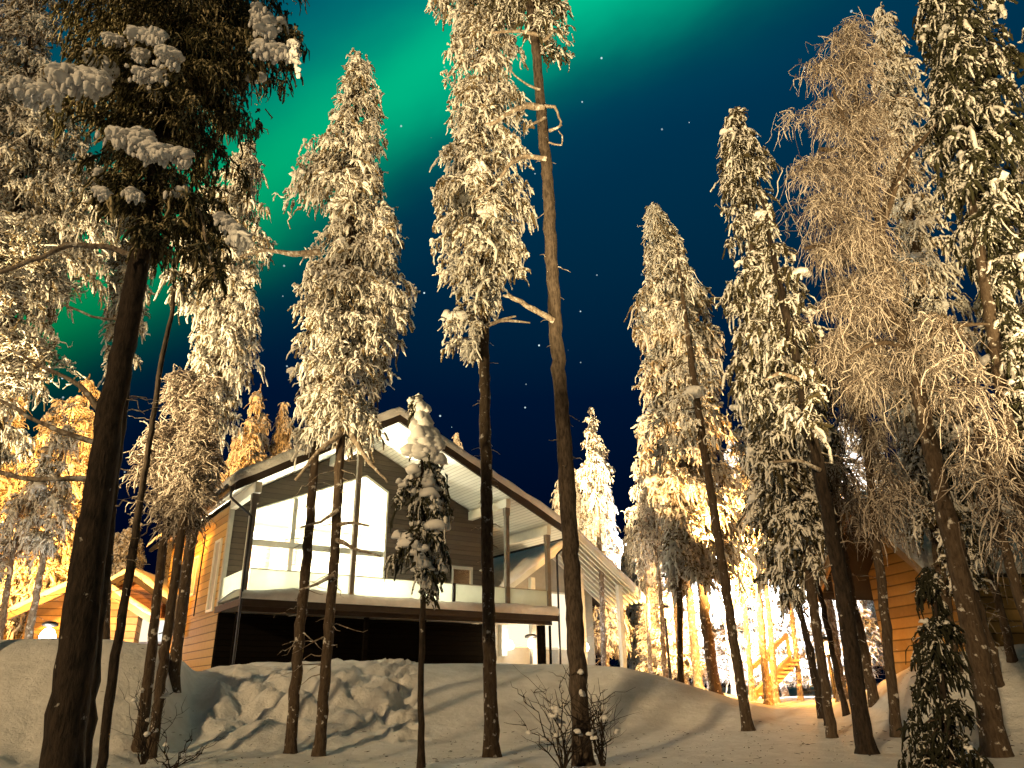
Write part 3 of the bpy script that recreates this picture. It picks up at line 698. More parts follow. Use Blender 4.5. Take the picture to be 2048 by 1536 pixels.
weeping('tall birch with fine frosted hanging twigs and forked limbs on the right', 9.8,
        [(2000, 1560, 56), (1965, 1350, 50), (1905, 1080, 42), (1862, 900, 36), (1820, 700, 30), (1790, 590, 24), (1760, 450, 18), (1728, 300, 12), (1705, 150, 7), (1695, 60, 3)],
        [(45, 1690, 1715), (90, 1610, 1740), (110, 1590, 1750), (160, 1562, 1760), (200, 1550, 1780), (260, 1590, 1800), (300, 1560, 1820), (360, 1540, 1840), (450, 1530, 1870), (540, 1520, 1880),
         (620, 1570, 1890), (700, 1620, 1890), (760, 1680, 1870)], 80, 50, 1, R=.0048, Lr=(.12, .42), hang=1.5,
        stems=[[(1815, 700, 22, 0), (1790, 640, 16, .2), (1760, 600, 12, .3), (1700, 560, 7, .3)], [(1825, 715, 20, 0), (1850, 680, 14, .2), (1880, 655, 11, .3), (1930, 650, 8, .3), (1980, 648, 5, .3)],
               [(1820, 700, 14, 0), (1780, 684, 10, .2), (1740, 688, 8, .3), (1700, 715, 5, .3)], [(1765, 450, 14, 0), (1790, 380, 10, .2), (1830, 300, 7, .3), (1870, 250, 4, .3)],
               [(1760, 430, 10, 0), (1800, 330, 8, .2), (1850, 270, 5, .3)], [(1725, 300, 12, 0), (1690, 240, 9, .2), (1665, 180, 6, .3)],
               [(1700, 495, 12, -.1), (1650, 490, 9, .2), (1610, 497, 7, .3)], [(1696, 303, 12, -.1), (1640, 298, 8, .2)]])
weeping('bushy frosted birch with brownish hanging twigs behind the right leaning spruce', 12.0,
        [(1790, 1430, 22), (1755, 1100, 20), (1735, 900, 16), (1710, 700, 12), (1690, 560, 6)],
        [(540, 1640, 1720), (600, 1620, 1740), (700, 1610, 1760), (800, 1620, 1790), (900, 1640, 1800), (1000, 1660, 1820), (1080, 1680, 1800)], 60, 50, 2, R=.0065, Lr=(.12, .38))
weeping('slender bare tree with grey frosted branches leaning along the right edge', 9.0,
        [(2150, 1560, 30), (2100, 1380, 28), (2048, 1225, 24), (2000, 1060, 20), (1965, 900, 16), (1940, 800, 12), (1900, 640, 6)],
        [(640, 1860, 1960), (760, 1870, 2010), (900, 1880, 2040), (1000, 1900, 2080), (1080, 1930, 2100)], 22, 30, 3, R=.007, Lr=(.15, .5))
weeping('low shaggy frosted tree with twisted snowy branches left of the big house', 12.6,
        [(272, 1545, 26), (300, 1330, 22), (322, 1120, 19), (340, 1020, 15), (352, 930, 11), (370, 800, 6)],
        [(740, 345, 385), (790, 330, 420), (850, 300, 440), (900, 280, 440), (960, 262, 430), (1010, 280, 420), (1060, 300, 400)], 90, 55, 4, name='frosted_tree', cat='tree', R=.010, Lr=(.12, .35), hang=.9)
weeping('frosted sapling with two bends standing just left of the big house corner', 12.2,
        [(300, 1530, 24), (330, 1300, 22), (352, 1140, 20), (372, 1000, 16), (398, 860, 12), (420, 760, 6)],
        [(760, 400, 440), (820, 380, 440), (900, 370, 430), (980, 345, 420), (1040, 350, 400)], 40, 40, 5, name='frosted_tree', cat='tree', R=.009, Lr=(.1, .3), hang=.9, bark='bark')
weeping('frosty pine with bright needle sprays reaching in from the left edge', 8.6,
        [(-140, 1560, 40), (-120, 1000, 34), (-90, 700, 28), (-60, 500, 18), (-40, 420, 8)],
        [(440, -60, 60), (500, -60, 160), (540, -60, 240), (600, -60, 130), (650, -60, 110), (690, -60, 170), (740, -60, 120), (800, -60, 40)], 90, 60, 6, name='pine_tree', cat='pine', R=.010, Lr=(.10, .26), hang=.2, upl=.1, fol='frost')


# bushes
def bush(label, px, py, Y, n, spread, h, seed, snown=10, name='bush'):
    r_ = np.random.default_rng(seed); b = at(px, py, Y); b[2] = gz(b[0], b[1]) - .05
    root = empty(name, b, label, 'bush'); mb = MB(); sn = MB(); tips = []
    for k in range(n):
        a = r_.uniform(0, 6.28); L_ = r_.uniform(.5, 1.) * h; d = np.array([np.cos(a) * r_.uniform(.2, 1) * spread, np.sin(a) * r_.uniform(.2, 1) * spread * .7, L_])
        t = np.linspace(0, 1, 9); pts = b[None] + d[None] * t[:, None] ** np.array([1, 1, .8]); pts[1:] += r_.normal(size=(8, 3)) * .03; rad = .011 * r_.uniform(.6, 1.3)
        mb.tube(pts, rad * (1 - .8 * t), 5, 0, .1)
        for j in range(r_.integers(3, 7)):
            i = r_.integers(2, 8); dd = d / np.linalg.norm(d) * .6 + r_.normal(size=3) * .5; dd[2] = abs(dd[2]) * .6 + .1; l = r_.uniform(.15, .4) * h
            q = pts[i][None] + dd[None] * l * np.linspace(0, 1, 5)[:, None] + r_.normal(size=(5, 3)) * .012; q[0] = pts[i]
            mb.tube(q, rad * .5 * np.linspace(1, .3, 5), 4, 0, .1); tips.append(q[3])
        tips.append(pts[5])
    mb.build('branches', M['bark_dark'], root)
    T = np.array(tips)[r_.choice(len(tips), min(snown, len(tips)), replace=False)]
    if snown: sn.pads(T, r_.uniform(.02, .055, len(T)), r_.uniform(.02, .035, len(T)), 0); sn.pads(T + r_.normal(size=T.shape) * .03, r_.uniform(.015, .045, len(T)), r_.uniform(.015, .03, len(T)), 0); sn.build('snow_clumps', M['cushion'], root)
    return root


bush('bare twiggy bush with snow clumps beside the foot of the tall pine', 1125, 1520, 9.9, 16, .75, 1.15, 1, 16)
bush('fan of thin bare twigs just right of the tall pine foot', 1205, 1520, 10.2, 13, .5, 1.3, 2, 5)
bush('small twiggy bush at the foot of the left frosted saplings', 300, 1440, 11.4, 12, .6, 1.25, 3, 6)
bush('low scrub of bare twigs before the left snow bank', 345, 1530, 10.8, 8, .8, .6, 4, 3)

# ------------------------------------------------------------ the big house
HS = 1.22
AN = math.radians(35); U = np.array([math.cos(AN), math.sin(AN), 0]); V = np.array([-math.sin(AN), math.cos(AN), 0])
HO = at(485, 1195, 16. * HS)


def hw(u, v, z): return HO + (U * u + V * v + np.array([0, 0, z])) * HS


def bx(mb, u0, u1, v0, v1, z0, z1, mat=0, s=HS):
    mb.box(np.array([(u0 + u1) / 2, (v0 + v1) / 2, (z0 + z1) / 2]) * s, np.array([u1 - u0, v1 - v0, z1 - z0]) * s / 2, None, mat)


def pr(mb, pts, v0, v1, mat=0, s=HS):
    mb.prism([(a * s, v0 * s, b * s) for a, b in pts], (0, (v1 - v0) * s, 0), mat)


M['cladding'] = mat('grey_cladding', planks((.06, .048, .034), .16))
M['logs'] = mat('log_wall', planks((.36, .235, .085), .22, 'Z', .25, .3))
M['soffit'] = mat('white_soffit_boards', planks((.72, .73, .66), .12, 'X', .06, .45))
M['fascia'] = mat('dark_fascia', plain((.035, .026, .020), .7))
M['white'] = mat('white_paint', plain((.66, .66, .58), .5, .05))
M['greytrim'] = mat('grey_trim', plain((.30, .30, .26), .55, .08))
M['post'] = mat('grey_post', plain((.16, .145, .12), .6))
M['deck_shade'] = mat('shaded_deck_boards', planks((.006, .005, .004), .15, 'Z', .25, .5, .95, 0))  # near-black colour stands in for the shade beneath the deck
M['inner'] = mat('inner_wall', plain((.86, .82, .70), .7, .03))
M['innerwood'] = mat('inner_wood', planks((.50, .30, .20), .15))
M['glass'] = mat('window_glass', glassmat)
M['rail'] = mat('balustrade_glass', railglass)
M['metal'] = mat('dark_metal', plain((.03, .03, .032), .4, .1, 6., 0, .6))
M['lampw'] = mat('lamp_glow_white', emis((1, .95, .85), 14))
M['lampo'] = mat('lamp_glow_orange', emis((1, .62, .25), 14))
M['litblind'] = mat('lit_window', emis((1, .86, .58), 1.15))
M['litcold'] = mat('lit_window_cold', emis((.95, .95, .85), 1.1))
M['redwood'] = mat('red_brown_boards', planks((.26, .15, .12), .14))
M['orangeboard'] = mat('pine_boards', plain((.48, .32, .17), .65, .15, 8.))

HB = 19.5


def house_root(name, loc, ang, label, cat, group=None):
    o = empty(name, loc, label, cat, group); o.rotation_euler.z = ang; return o


h = house_root('wooden_house', HO, AN, 'large wooden house with glazed gable, bright rooms and deep snowy roof', 'house')


def rz(u): return 2.2 + (u + .5) * (2.3 / 3.8) if u < 3.3 else 4.5 - (u - 3.3) * (2.38 / 5.45)


def PP(name, mats, fn, smooth=False, parent=None):
    mb = MB(); fn(mb); return mb.build(name, mats, parent or h, smooth, True)


v1 = 1.85
def f(mb):
    e = .03
    for pts in ([(0, -.1), (.42, -.1), (.42, rz(.42) - e), (0, rz(0) - e)], [(.42, 2.25), (3.4, 3.57), (3.4, rz(3.4) - e), (3.3, rz(3.3) - e), (.42, rz(.42) - e)],
                [(3.4, 3.57), (4.07, 3.2), (4.07, rz(4.07) - e), (3.4, rz(3.4) - e)], [(4.07, -.1), (6.1, -.1), (6.1, rz(6.1) - e), (4.07, rz(4.07) - e)],
                [(6.1, 1.38), (6.8, 1.38), (6.8, rz(6.8) - e), (6.1, rz(6.1) - e)], [(6.8, -.1), (7.5, -.1), (7.5, rz(7.5) - e), (6.8, rz(6.8) - e)]): pr(mb, pts, v1, v1 + .12)
PP('gable_wall', M['cladding'], f)
def f(mb):
    bx(mb, -.001, .11, v1 + .12, 8.2, -.1, 2.36); bx(mb, .02, 7.48, 8.2, 8.3, -1.4, 2.0)
PP('side_wall', M['logs'], f)
PP('stone_footing', M['logs'], lambda mb: bx(mb, .02, .10, v1 + .05, 8.2, -1.6, -.1))
PP('corner_board', M['greytrim'], lambda mb: bx(mb, -.03, .07, v1 - .03, v1 + .1, -.1, 2.30))

# big gable window: frame, panes
poly5 = [(.42, .02), (.42, 2.25), (3.4, 3.57), (4.07, 3.2), (4.07, .02)]
win = None
def f(mb):
    w = .075
    for (a, b) in zip(poly5, poly5[1:] + poly5[:1]):
        c = np.array([(.42 + 4.07) / 2, 1.6]); A_ = np.array(a); B_ = np.array(b); A2 = A_ + (c - A_) * .03; B2 = B_ + (c - B_) * .03
        pr(mb, [tuple(A_), tuple(B_), tuple(B2), tuple(A2)], v1 - .04, v1 + .06)
win = PP('window', M['white'], f)
def f(mb):
    bx(mb, .47, 4.02, v1 - .015, v1 + .05, 1.43, 1.58)
    for x, t in ((1.55, 2.70), (2.62, 3.18)):
        bx(mb, x - .05, x + .05, v1 - .012, v1 + .05, .05, 1.43); bx(mb, x - .05, x + .05, v1 - .012, v1 + .05, 1.58, t)
PP('mullions', M['greytrim'], f, parent=win)
PP('pane', M['glass'], lambda mb: pr(mb, [(.45, .05), (.45, 2.22), (3.4, 3.53), (4.04, 3.17), (4.04, .05)], v1 + .07, v1 + .08), parent=win)
w2 = PP('window', M['greytrim'], lambda mb: [bx(mb, 6.1, 6.17, v1 - .03, v1 + .05, 0, 1.38), bx(mb, 6.73, 6.8, v1 - .03, v1 + .05, 0, 1.38), bx(mb, 6.17, 6.73, v1 - .03, v1 + .05, 1.3, 1.38)])
w2['label'] = 'small window glowing orange'
PP('pane', M['glass'], lambda mb: bx(mb, 6.17, 6.73, v1 + .01, v1 + .02, 0, 1.3), parent=w2)
# rooms
def f(mb):
    pr(mb, [(.12, 0), (5.7, 0), (5.7, 3.30), (3.3, 4.33), (.12, 2.47)], 5.4, 5.5); bx(mb, .12, 7.4, v1 + .13, 5.4, -.09, 0)
    bx(mb, 5.6, 5.7, v1 + .13, 5.4, 0, 3.2)
    mb.prism([(.12 * HS, (v1 + .13) * HS, 2.45 * HS), (.12 * HS, 5.5 * HS, 2.45 * HS), (3.3 * HS, 5.5 * HS, 4.3 * HS), (3.3 * HS, (v1 + .13) * HS, 4.3 * HS)], (0, 0, .03))
    mb.prism([(3.3 * HS, (v1 + .13) * HS, 4.3 * HS), (3.3 * HS, 5.5 * HS, 4.3 * HS), (5.7 * HS, 5.5 * HS, 3.25 * HS), (5.7 * HS, (v1 + .13) * HS, 3.25 * HS)], (0, 0, .03))
PP('room_lining', M['inner'], f)
def f(mb):
    bx(mb, .14, 1.35, 4.4, 4.45, 0, 2.0); bx(mb, 1.6, 2.1, 5.3, 5.38, 0, 2.1); bx(mb, .125, .15, 2.1, 5.3, 0, 1.5)
    bx(mb, 2.35, 2.85, 5.3, 5.38, 1.6, 2.3)
PP('room_panels', M['innerwood'], f)
def f(mb):
    mb.beam(np.array([.2, 4.3, .3]) * HS, np.array([1.5, 4.3, 1.35]) * HS, .06, .16); mb.beam(np.array([.2, 4.3, 1.6]) * HS, np.array([1.6, 4.3, 2.3]) * HS, .06, .16)
    for x in (1.4, 2.2, 2.9): bx(mb, x, x + .12, 4.9, 5.0, 0, 2.4)
    bx(mb, .3, 4.6, 4.85, 4.95, 2.4, 2.52)
PP('staircase', M['white'], f)
def f(mb):
    mb.pads(np.array([[x_, v_, z_]]) * HS, .11, .12, 0, 0)
for x_, v_, z_ in ((2.1, 3.6, 2.3), (3.6, 3.4, 2.5), (1.0, 3.2, 1.9)): PP('ceiling_lamp', M['lampw'], f)
lamp('room_light', hw(3.4, 2.8, 1.7), 2100, (1, .88, .66), .12); lamp('room_light', hw(1.6, 3.2, 1.6), 1100, (1, .88, .66), .12)
lamp('room_light', hw(6.4, 3.2, 1.0), 60, (1, .5, .18), .1)
lamp('porch_light', hw(2.0, 1.0, .35), 26, (1, .95, .72), .12); lamp('porch_light', hw(5.4, .9, .5), 26, (1, .92, .68), .12)
lamp('porch_light', hw(7.4, .7, .5), 8, (1, .92, .68), .12)
# right part of the house behind the deck corner
PP('back_wall', M['cladding'], lambda mb: bx(mb, 7.42, 7.5, v1 + .12, 8.2, -.1, 2.2))

# roof
def slope(mb, a, b, v0, v2, off0, off1, mat=0):
    """slab over gable edge points a->b between vertical offsets"""
    mb.prism([(a[0] * HS, v0 * HS, (a[1] + off0) * HS), (b[0] * HS, v0 * HS, (b[1] + off0) * HS), (b[0] * HS, v0 * HS, (b[1] + off1) * HS), (a[0] * HS, v0 * HS, (a[1] + off1) * HS)], (0, (v2 - v0) * HS, 0), mat)
el, ap, er = (-.5, 2.2), (3.3, 4.5), (8.75, 2.12)
PP('soffit', M['soffit'], lambda mb: [slope(mb, el, ap, -.12, v1 + .3, 0, .03), slope(mb, ap, er, -.12, v1 + .3, 0, .03), slope(mb, el, (0, rz(0)), v1 + .3, 8.6, 0, .03), slope(mb, (7.5, rz(7.5)), er, v1 + .3, 8.6, 0, .03)])
rf = PP('roof', M['fascia'], lambda mb: [slope(mb, el, ap, -.16, 8.7, .031, .16), slope(mb, ap, er, -.16, 8.7, .031, .16)])
PP('barge_board', M['fascia'], lambda mb: [slope(mb, el, ap, -.22, -.161, -.02, .19), slope(mb, ap, er, -.22, -.161, -.02, .19)], parent=rf)
PP('gutter', M['metal'], lambda mb: [bx(mb, -.58, -.501, -.15, 8.7, 2.17, 2.26), bx(mb, 8.751, 8.83, -.15, 8.7, 2.08, 2.17)], parent=rf)
def f(mb):      # snow blanket with soft edges, sagging over the eaves
    rngs = np.random.default_rng(3)
    prof = [(-.66, .06), (-.62, .22), (-.45, .34)] + [(x, .36) for x in np.linspace(-.1, 2.9, 8)] + [(3.1, .35), (3.3, .30), (3.55, .33)] + [(x, .36) for x in np.linspace(4., 8.2, 10)] + [(8.65, .34), (8.86, .22), (8.9, .06)]
    vs = np.concatenate([[-.24, -.25, -.2, -.1], np.linspace(.1, 8.8, 20)]); ed = np.concatenate([[.02, .6, .9, 1.], np.ones(20)])
    top = []
    for v_, e_ in zip(vs, ed):
        top.append([((u_) * HS, v_ * HS, (np.interp(u_, [-.7, 3.3, 8.9], [2.079, 4.5, 2.054]) + .165 + (o_ * e_) * .75 + .02 * rngs.normal()) * HS) for u_, o_ in prof])
    T_ = np.array(top); n_, m_ = T_.shape[:2]; i_ = np.arange(n_ - 1)[:, None] * m_; j_ = np.arange(m_ - 1)[None]
    mb.add(T_.reshape(-1, 3), np.stack([i_ + j_, i_ + j_ + 1, i_ + j_ + 1 + m_, i_ + j_ + m_], -1).reshape(-1, 4))
PP('roof_snow', M['snow'], f, True)
for x in (.03, 2.4, 6.72, 8.08): PP('purlin', M['white'], lambda mb: bx(mb, x - .07, x + .07, -.10, v1 - .001, rz(x) - .29, rz(x) - .05))
for x in (.0, 2.4, 6.72, 8.08):
    PP('post', M['post'], lambda mb: [bx(mb, x - .055, x + .055, -.06, .05, -.02, rz(x) - .29), bx(mb, x - .075, x + .075, -.065, .055, rz(x) - .5, rz(x) - .29)])
PP('post', M['metal'], lambda mb: bx(mb, 5.07, 5.14, -.05, .02, -.02, .62))
def f(mb):
    for a, b in ((.08, 2.32), (2.48, 5.05), (5.16, 6.64), (6.8, 8.0)): bx(mb, a, b, -.03, -.015, .06, .60)
    bx(mb, .0, .012, .06, v1 - .1, .06, .60); bx(mb, 8.08, 8.092, .06, v1 - .1, .06, .58)
PP('glass_balustrade', M['rail'], f)
PP('handrail', M['greytrim'], lambda mb: [bx(mb, .06, 5.07, -.04, -.005, .60, .62), bx(mb, 5.14, 6.66, -.04, -.005, .60, .62), bx(mb, 6.78, 8.02, -.04, -.005, .60, .62)])
PP('deck', M['post'], lambda mb: [bx(mb, -.05, 8.3, -.05, v1, -.14, -.02)])
PP('deck_fascia', M['fascia'], lambda mb: [bx(mb, -.08, 8.33, -.09, -.051, -.17, -.03), bx(mb, -.02, 8.25, .1, .16, -.26, -.141), bx(mb, -.08, -.051, -.05, v1, -.17, -.03)])
def f(mb):
    us = np.linspace(-.06, 8.3, 70); prof = [(-.13, -.03), (-.17, .03), (-.15, .12), (-.07, .19), (.08, .22), (.5, .24), (1.2, .18), (v1, .1)]
    rr = np.random.default_rng(8); w_ = np.convolve(rr.normal(size=90), np.ones(9) / 9, 'same')[:70]
    T_ = np.array([[(u_ * HS, a * HS, (b + (.05 * w_[k] if b > 0 else 0) + .03 * np.exp(-((u_ - 1.2) / .7) ** 2) * (b > 0)) * HS) for a, b in prof] for k, u_ in enumerate(us)])
    n_, m_ = T_.shape[:2]; i_ = np.arange(n_ - 1)[:, None] * m_; j_ = np.arange(m_ - 1)[None]
    mb.add(T_.reshape(-1, 3), np.stack([i_ + j_, i_ + j_ + m_, i_ + j_ + 1 + m_, i_ + j_ + 1], -1).reshape(-1, 4))
PP('deck_snow', M['snow'], f, True)
PP('basement_wall', M['deck_shade'], lambda mb: [bx(mb, .02, 7.3, v1 - .1, v1 + .04, -1.6, -.16), bx(mb, 7.2, 7.3, v1 + .04, 8, -1.6, -.16)])
for x, w in ((-.0, .09), (2.0, .05), (2.9, .09), (4.4, .09), (6.35, .14), (7.95, .16), (8.2, .05)): PP('deck_support', M['deck_shade'], lambda mb: bx(mb, x - w / 2, x + w / 2, .12, .12 + w, -1.7, -.27))
for s_, x in ((-1, -.54), (1, 8.79)):
    mb = MB(); zz_ = 2.2 if s_ < 0 else 2.1; xi = -.02 if s_ < 0 else 8.3
    mb.tube(np.array([(x, -.1, zz_), (x, -.1, zz_ - .14), (x - s_ * .06, -.1, zz_ - .2), (xi + s_ * .1, -.1, zz_ - .45), (xi + s_ * .03, -.1, zz_ - .52), (xi + s_ * .03, -.1, -1.5)]) * HS, .035, 8)
    mb.build('downpipe', M['metal'], h, True, True)
for v_, z0, z1, w in ((2.55, -.02, 1.55, .42), (4.6, .55, 1.45, .35)):
    wi = PP('window', M['white'], lambda mb: [bx(mb, -.05, -.002, v_ - w / 2 - .06, v_ - w / 2, z0 - .06, z1 + .06), bx(mb, -.05, -.002, v_ + w / 2, v_ + w / 2 + .06, z0 - .06, z1 + .06), bx(mb, -.05, -.002, v_ - w / 2, v_ + w / 2, z1, z1 + .06), bx(mb, -.05, -.002, v_ - w / 2, v_ + w / 2, z0 - .06, z0)])
    PP('pane', M['greytrim'], lambda mb: bx(mb, -.02, -.003, v_ - w / 2, v_ + w / 2, z0, z1), parent=wi)
PP('wall_pipe', M['metal'], lambda mb: bx(mb, -.16, -.13, 3.5, 3.53, -.1, 1.9))
for z_ in (1.25, 1.36, -.30): PP('cable', M['metal'], lambda mb: bx(mb, -.2, -.17, 5.4, 7.2, z_, z_ + .03))
PP('meter_cabinet', M['greytrim'], lambda mb: [bx(mb, -.4, -.15, 5.0, 5.4, -.45, .5), bx(mb, -.46, -.1, 4.95, 5.45, .5, .56)])
def f(mb):
    mb.pads(np.array([[7.05, v1 - .14, 1.3]]) * HS, .11, .05, 0, 0)
PP('satellite_dish', M['greytrim'], f, True)


# ------------------------------------------------------------ neighbouring buildings
def gable_house(name, label, O, ang, w, dep, hw_, rise, over, wallm, bargem, wins=(), group=None, front=.5, snow=.25, posts=(), soff='soffit'):
    """O: ground level middle of the front wall; front overhang in front of it"""
    r_ = house_root(name, O, ang, label, 'cabin' if 'cabin' in name else 'house', group)
    k = rise / (w / 2); zo = hw_ - over * k
    def P1(nm, mt, fn, smooth=False, parent=None): mb = MB(); fn(mb); return mb.build(nm, M[mt], parent or r_, smooth, True)
    P1('wall', wallm, lambda mb: [mb.prism([(-w / 2, 0, -1.5), (w / 2, 0, -1.5), (w / 2, 0, hw_), (0, 0, hw_ + rise), (-w / 2, 0, hw_)], (0, dep, 0))])
    def sl(mb, s, y0, y1, a, b, x1=None):
        X_ = (w / 2 + over) * s; mb.prism([(X_, y0, zo + a), (0, y0, hw_ + rise + a), (0, y0, hw_ + rise + b), (X_, y0, zo + b)], (0, y1 - y0, 0))
    rf = P1('roof', soff, lambda mb: [sl(mb, -1, -front, dep + .4, .02, .12), sl(mb, 1, -front, dep + .4, .02, .12)])
    P1('barge_board', bargem, lambda mb: [sl(mb, -1, -front - .06, -front - .001, -.08, .2), sl(mb, 1, -front - .06, -front - .001, -.08, .2)], parent=rf)
    def sn(mb):
        rr = np.random.default_rng(int(w * 100)); us = np.concatenate([[-1.03, -1.02, -.94], np.linspace(-.85, .85, 15), [.94, 1.02, 1.03]]) * (w / 2 + over)
        hh = np.concatenate([[.0, .55, .95], np.ones(15), [.95, .55, .0]]); hh[10] = .8; vs = np.concatenate([[-front - .08, -front - .09, -front + .02, -front + .15], np.linspace(-front + .5, dep + .4, 10)]); ee = np.concatenate([[0, .6, .95, 1], np.ones(10)])
        T_ = np.array([[(u_, v_, hw_ + rise - abs(u_) * k + .13 + snow * h_ * e_ + .015 * rr.normal()) for u_, h_ in zip(us, hh)] for v_, e_ in zip(vs, ee)])
        n_, m_ = T_.shape[:2]; i_ = np.arange(n_ - 1)[:, None] * m_; j_ = np.arange(m_ - 1)[None]
        mb.add(T_.reshape(-1, 3), np.stack([i_ + j_, i_ + j_ + 1, i_ + j_ + 1 + m_, i_ + j_ + m_], -1).reshape(-1, 4))
    P1('roof_snow', 'snow', sn, True)
    for x, z0, z1, ww, m_ in wins:
        wi = P1('window', 'white', lambda mb: [mb.box((x + s * (ww / 2 + .04), -.03, (z0 + z1) / 2), (.04, .03, (z1 - z0) / 2 + .08)) for s in (-1, 1)] + [mb.box((x, -.03, z), (ww / 2, .03, .04)) for z in (z0 - .04, z1 + .04)])
        P1('pane', m_, lambda mb: mb.box((x, -.01, (z0 + z1) / 2), (ww / 2, .008, (z1 - z0) / 2)), parent=wi)
    for x, hgt in posts: P1('post', bargem, lambda mb: mb.box((x, -front + .15, hgt / 2 - .7), (.09, .09, hgt / 2 + .7)))
    return r_


# lit veranda house behind on the right
O2 = at(1245, 1305, 30.); O2c = O2 + U * (-2.09) + V * 2.2
r2 = gable_house('wooden_house', 'pale smaller house behind, its slatted porch roof lit cold white', O2c, AN, 5.2, 7., 2.45, 1.75, .75, 'greytrim', 'white',
                 wins=((-1.2, .3, 2.2, 1.0, 'litblind'), (.7, .25, 2.3, 1.5, 'litblind')), front=2.3, snow=.22, posts=((2.15, 2.5), (-2.1, 2.5), (.2, 3.0)), soff='fascia')
k_ = 1.75 / 2.6
for i_ in range(9):
    y_ = -2.2 + i_ * .27; mb = MB()
    for s in (-1, 1): mb.beam((s * 3.3, y_, 2.45 + 1.75 - 3.3 * k_ - .06), (s * .03, y_, 2.45 + 1.75 - .03 * k_ - .06), .07, .12)
    mb.build('rafter', M['white'], r2, False, True)
for x in (-2.0, -.2, 1.9): mb = MB(); mb.box((x, -.12, 1.1), (.12, .1, 1.2)); mb.build('wall_pilaster', M['white'], r2, False, True)
for x in (-1.9, 1.75):
    mb = MB(); mb.pads(np.array([[x, -.45, .28]]), .13, .17, 0, 0); mb.build('porch_lamp', M['lampw'], r2, True, True)
    lamp('porch_lamp_light', O2c + U * x + V * -.9 + np.array([0, 0, .5]), 22, (1, .93, .8), .12)
lamp('porch_lamp_light', O2c + U * .3 + V * -2.0 + np.array([0, 0, .9]), 26, (.9, .95, 1), .12)

# left: purple-brown shed and two orange lit cabins
Os = at(245, 1290, 27.)
gable_house('storage_cabin', 'brown board cabin with cold lit doorway seen between the left stems', Os, .05, 2.3, 4., 1.55, .75, .35, 'redwood', 'fascia', wins=((.75, .1, .85, .55, 'litblind'), (1.35, .1, .8, .4, 'litcold')), snow=.22)
Oc = at(165, 1290, 25.)
gable_house('log_cabin', 'orange lit log cabin with wide barge boards beside the near dark pine', Oc + np.array([-.15, 0, 0]), .35, 3.2, 5., 1.0, .95, .5, 'logs', 'orangeboard', snow=.2)
Oc = at(55, 1290, 28.)
gable_house('log_cabin', 'farther orange lit log cabin at the left edge, roof ridge below the bright tree', Oc, .35, 4.0, 5., 1.4, 1.0, .5, 'logs', 'orangeboard', snow=.2)

# right: cabin with deep snow roof
Or = at(1950, 1330, 14.6); ca_ = -1.4; Or = Or - np.array([math.cos(ca_), math.sin(ca_), 0]) * 1.3; Or[2] = 2.05
gable_house('log_cabin', 'log cabin with thick snow roof half hidden among the dark trees on the right', Or, ca_, 2.6, 7.5, 1.9, 1.15, .6, 'logs', 'orangeboard', snow=.35, front=1.0, posts=((-1.2, 1.9),), soff='fascia')

# wooden stair and hut deep between the right trunks
b0 = at(1508, 1392, 24.); b1 = at(1580, 1318, 26.)
st_ = empty('outdoor_stair', b0, 'orange lit wooden stair with rails climbing between the right trunks', 'stairs')
mb = MB(); mb.beam(b0, b1, .10, .22); mb.beam(b0 + np.array([.5, .8, 0]), b1 + np.array([.5, .8, 0]), .10, .22); mb.build('stringer', M['orangeboard'], st_, False)
mb = MB(); mb.beam(b0 + np.array([0, 0, .75]), b1 + np.array([0, 0, .75]), .08, .14)
for t in (0, .5, 1): p = b0 + (b1 - b0) * t; mb.box(p + np.array([0, 0, .2]), (.05, .05, .6))
mb.build('handrail', M['orangeboard'], st_, False)
mb = MB()
for t in np.linspace(.05, .95, 9): p = b0 + (b1 - b0) * t + np.array([.25, .4, 0]); mb.box(p, (.18, .42, .03))
mb.build('tread', M['orangeboard'], st_, False)

# ------------------------------------------------------------ lamps that stand in the picture, plus unseen fill lights added among the trees
def lamppost(label, px, py, Y, power, col, em, omni=True):
    p = at(px, py, Y); g_ = gz(p[0], p[1]) - .1; r_ = empty('street_lamp', (p[0], p[1], g_), label, 'street lamp')
    mb = MB(); mb.tube([(p[0], p[1], g_), (p[0], p[1], p[2] - .1)], [.06, .045], 8); mb.build('pole', M['metal'], r_)
    mb = MB(); mb.pads(np.array([p + np.array([0, 0, .30])]), .20, .07, 0, 0, 12); mb.build('lamp_head', M['metal'], r_)
    mb = MB(); mb.pads(np.array([p + np.array([0, 0, .06])]), .17, .17, 0, 0, 12); mb.build('bulb', M[em], r_)
    if omni == 2: lamp('street_lamp_glow', p + np.array([.2, .1, -.05]), power, col, .2, 165, p + np.array([6, 3, -2.]), .3)
    elif omni: lamp('street_lamp_glow', p + np.array([0, -.35, -.05]), power, col, .2)
    else: lamp('street_lamp_glow', p + np.array([0, .30, -.05]), power, col, .2, 140, p + np.array([6, 10, 1.]), .2)
    return r_


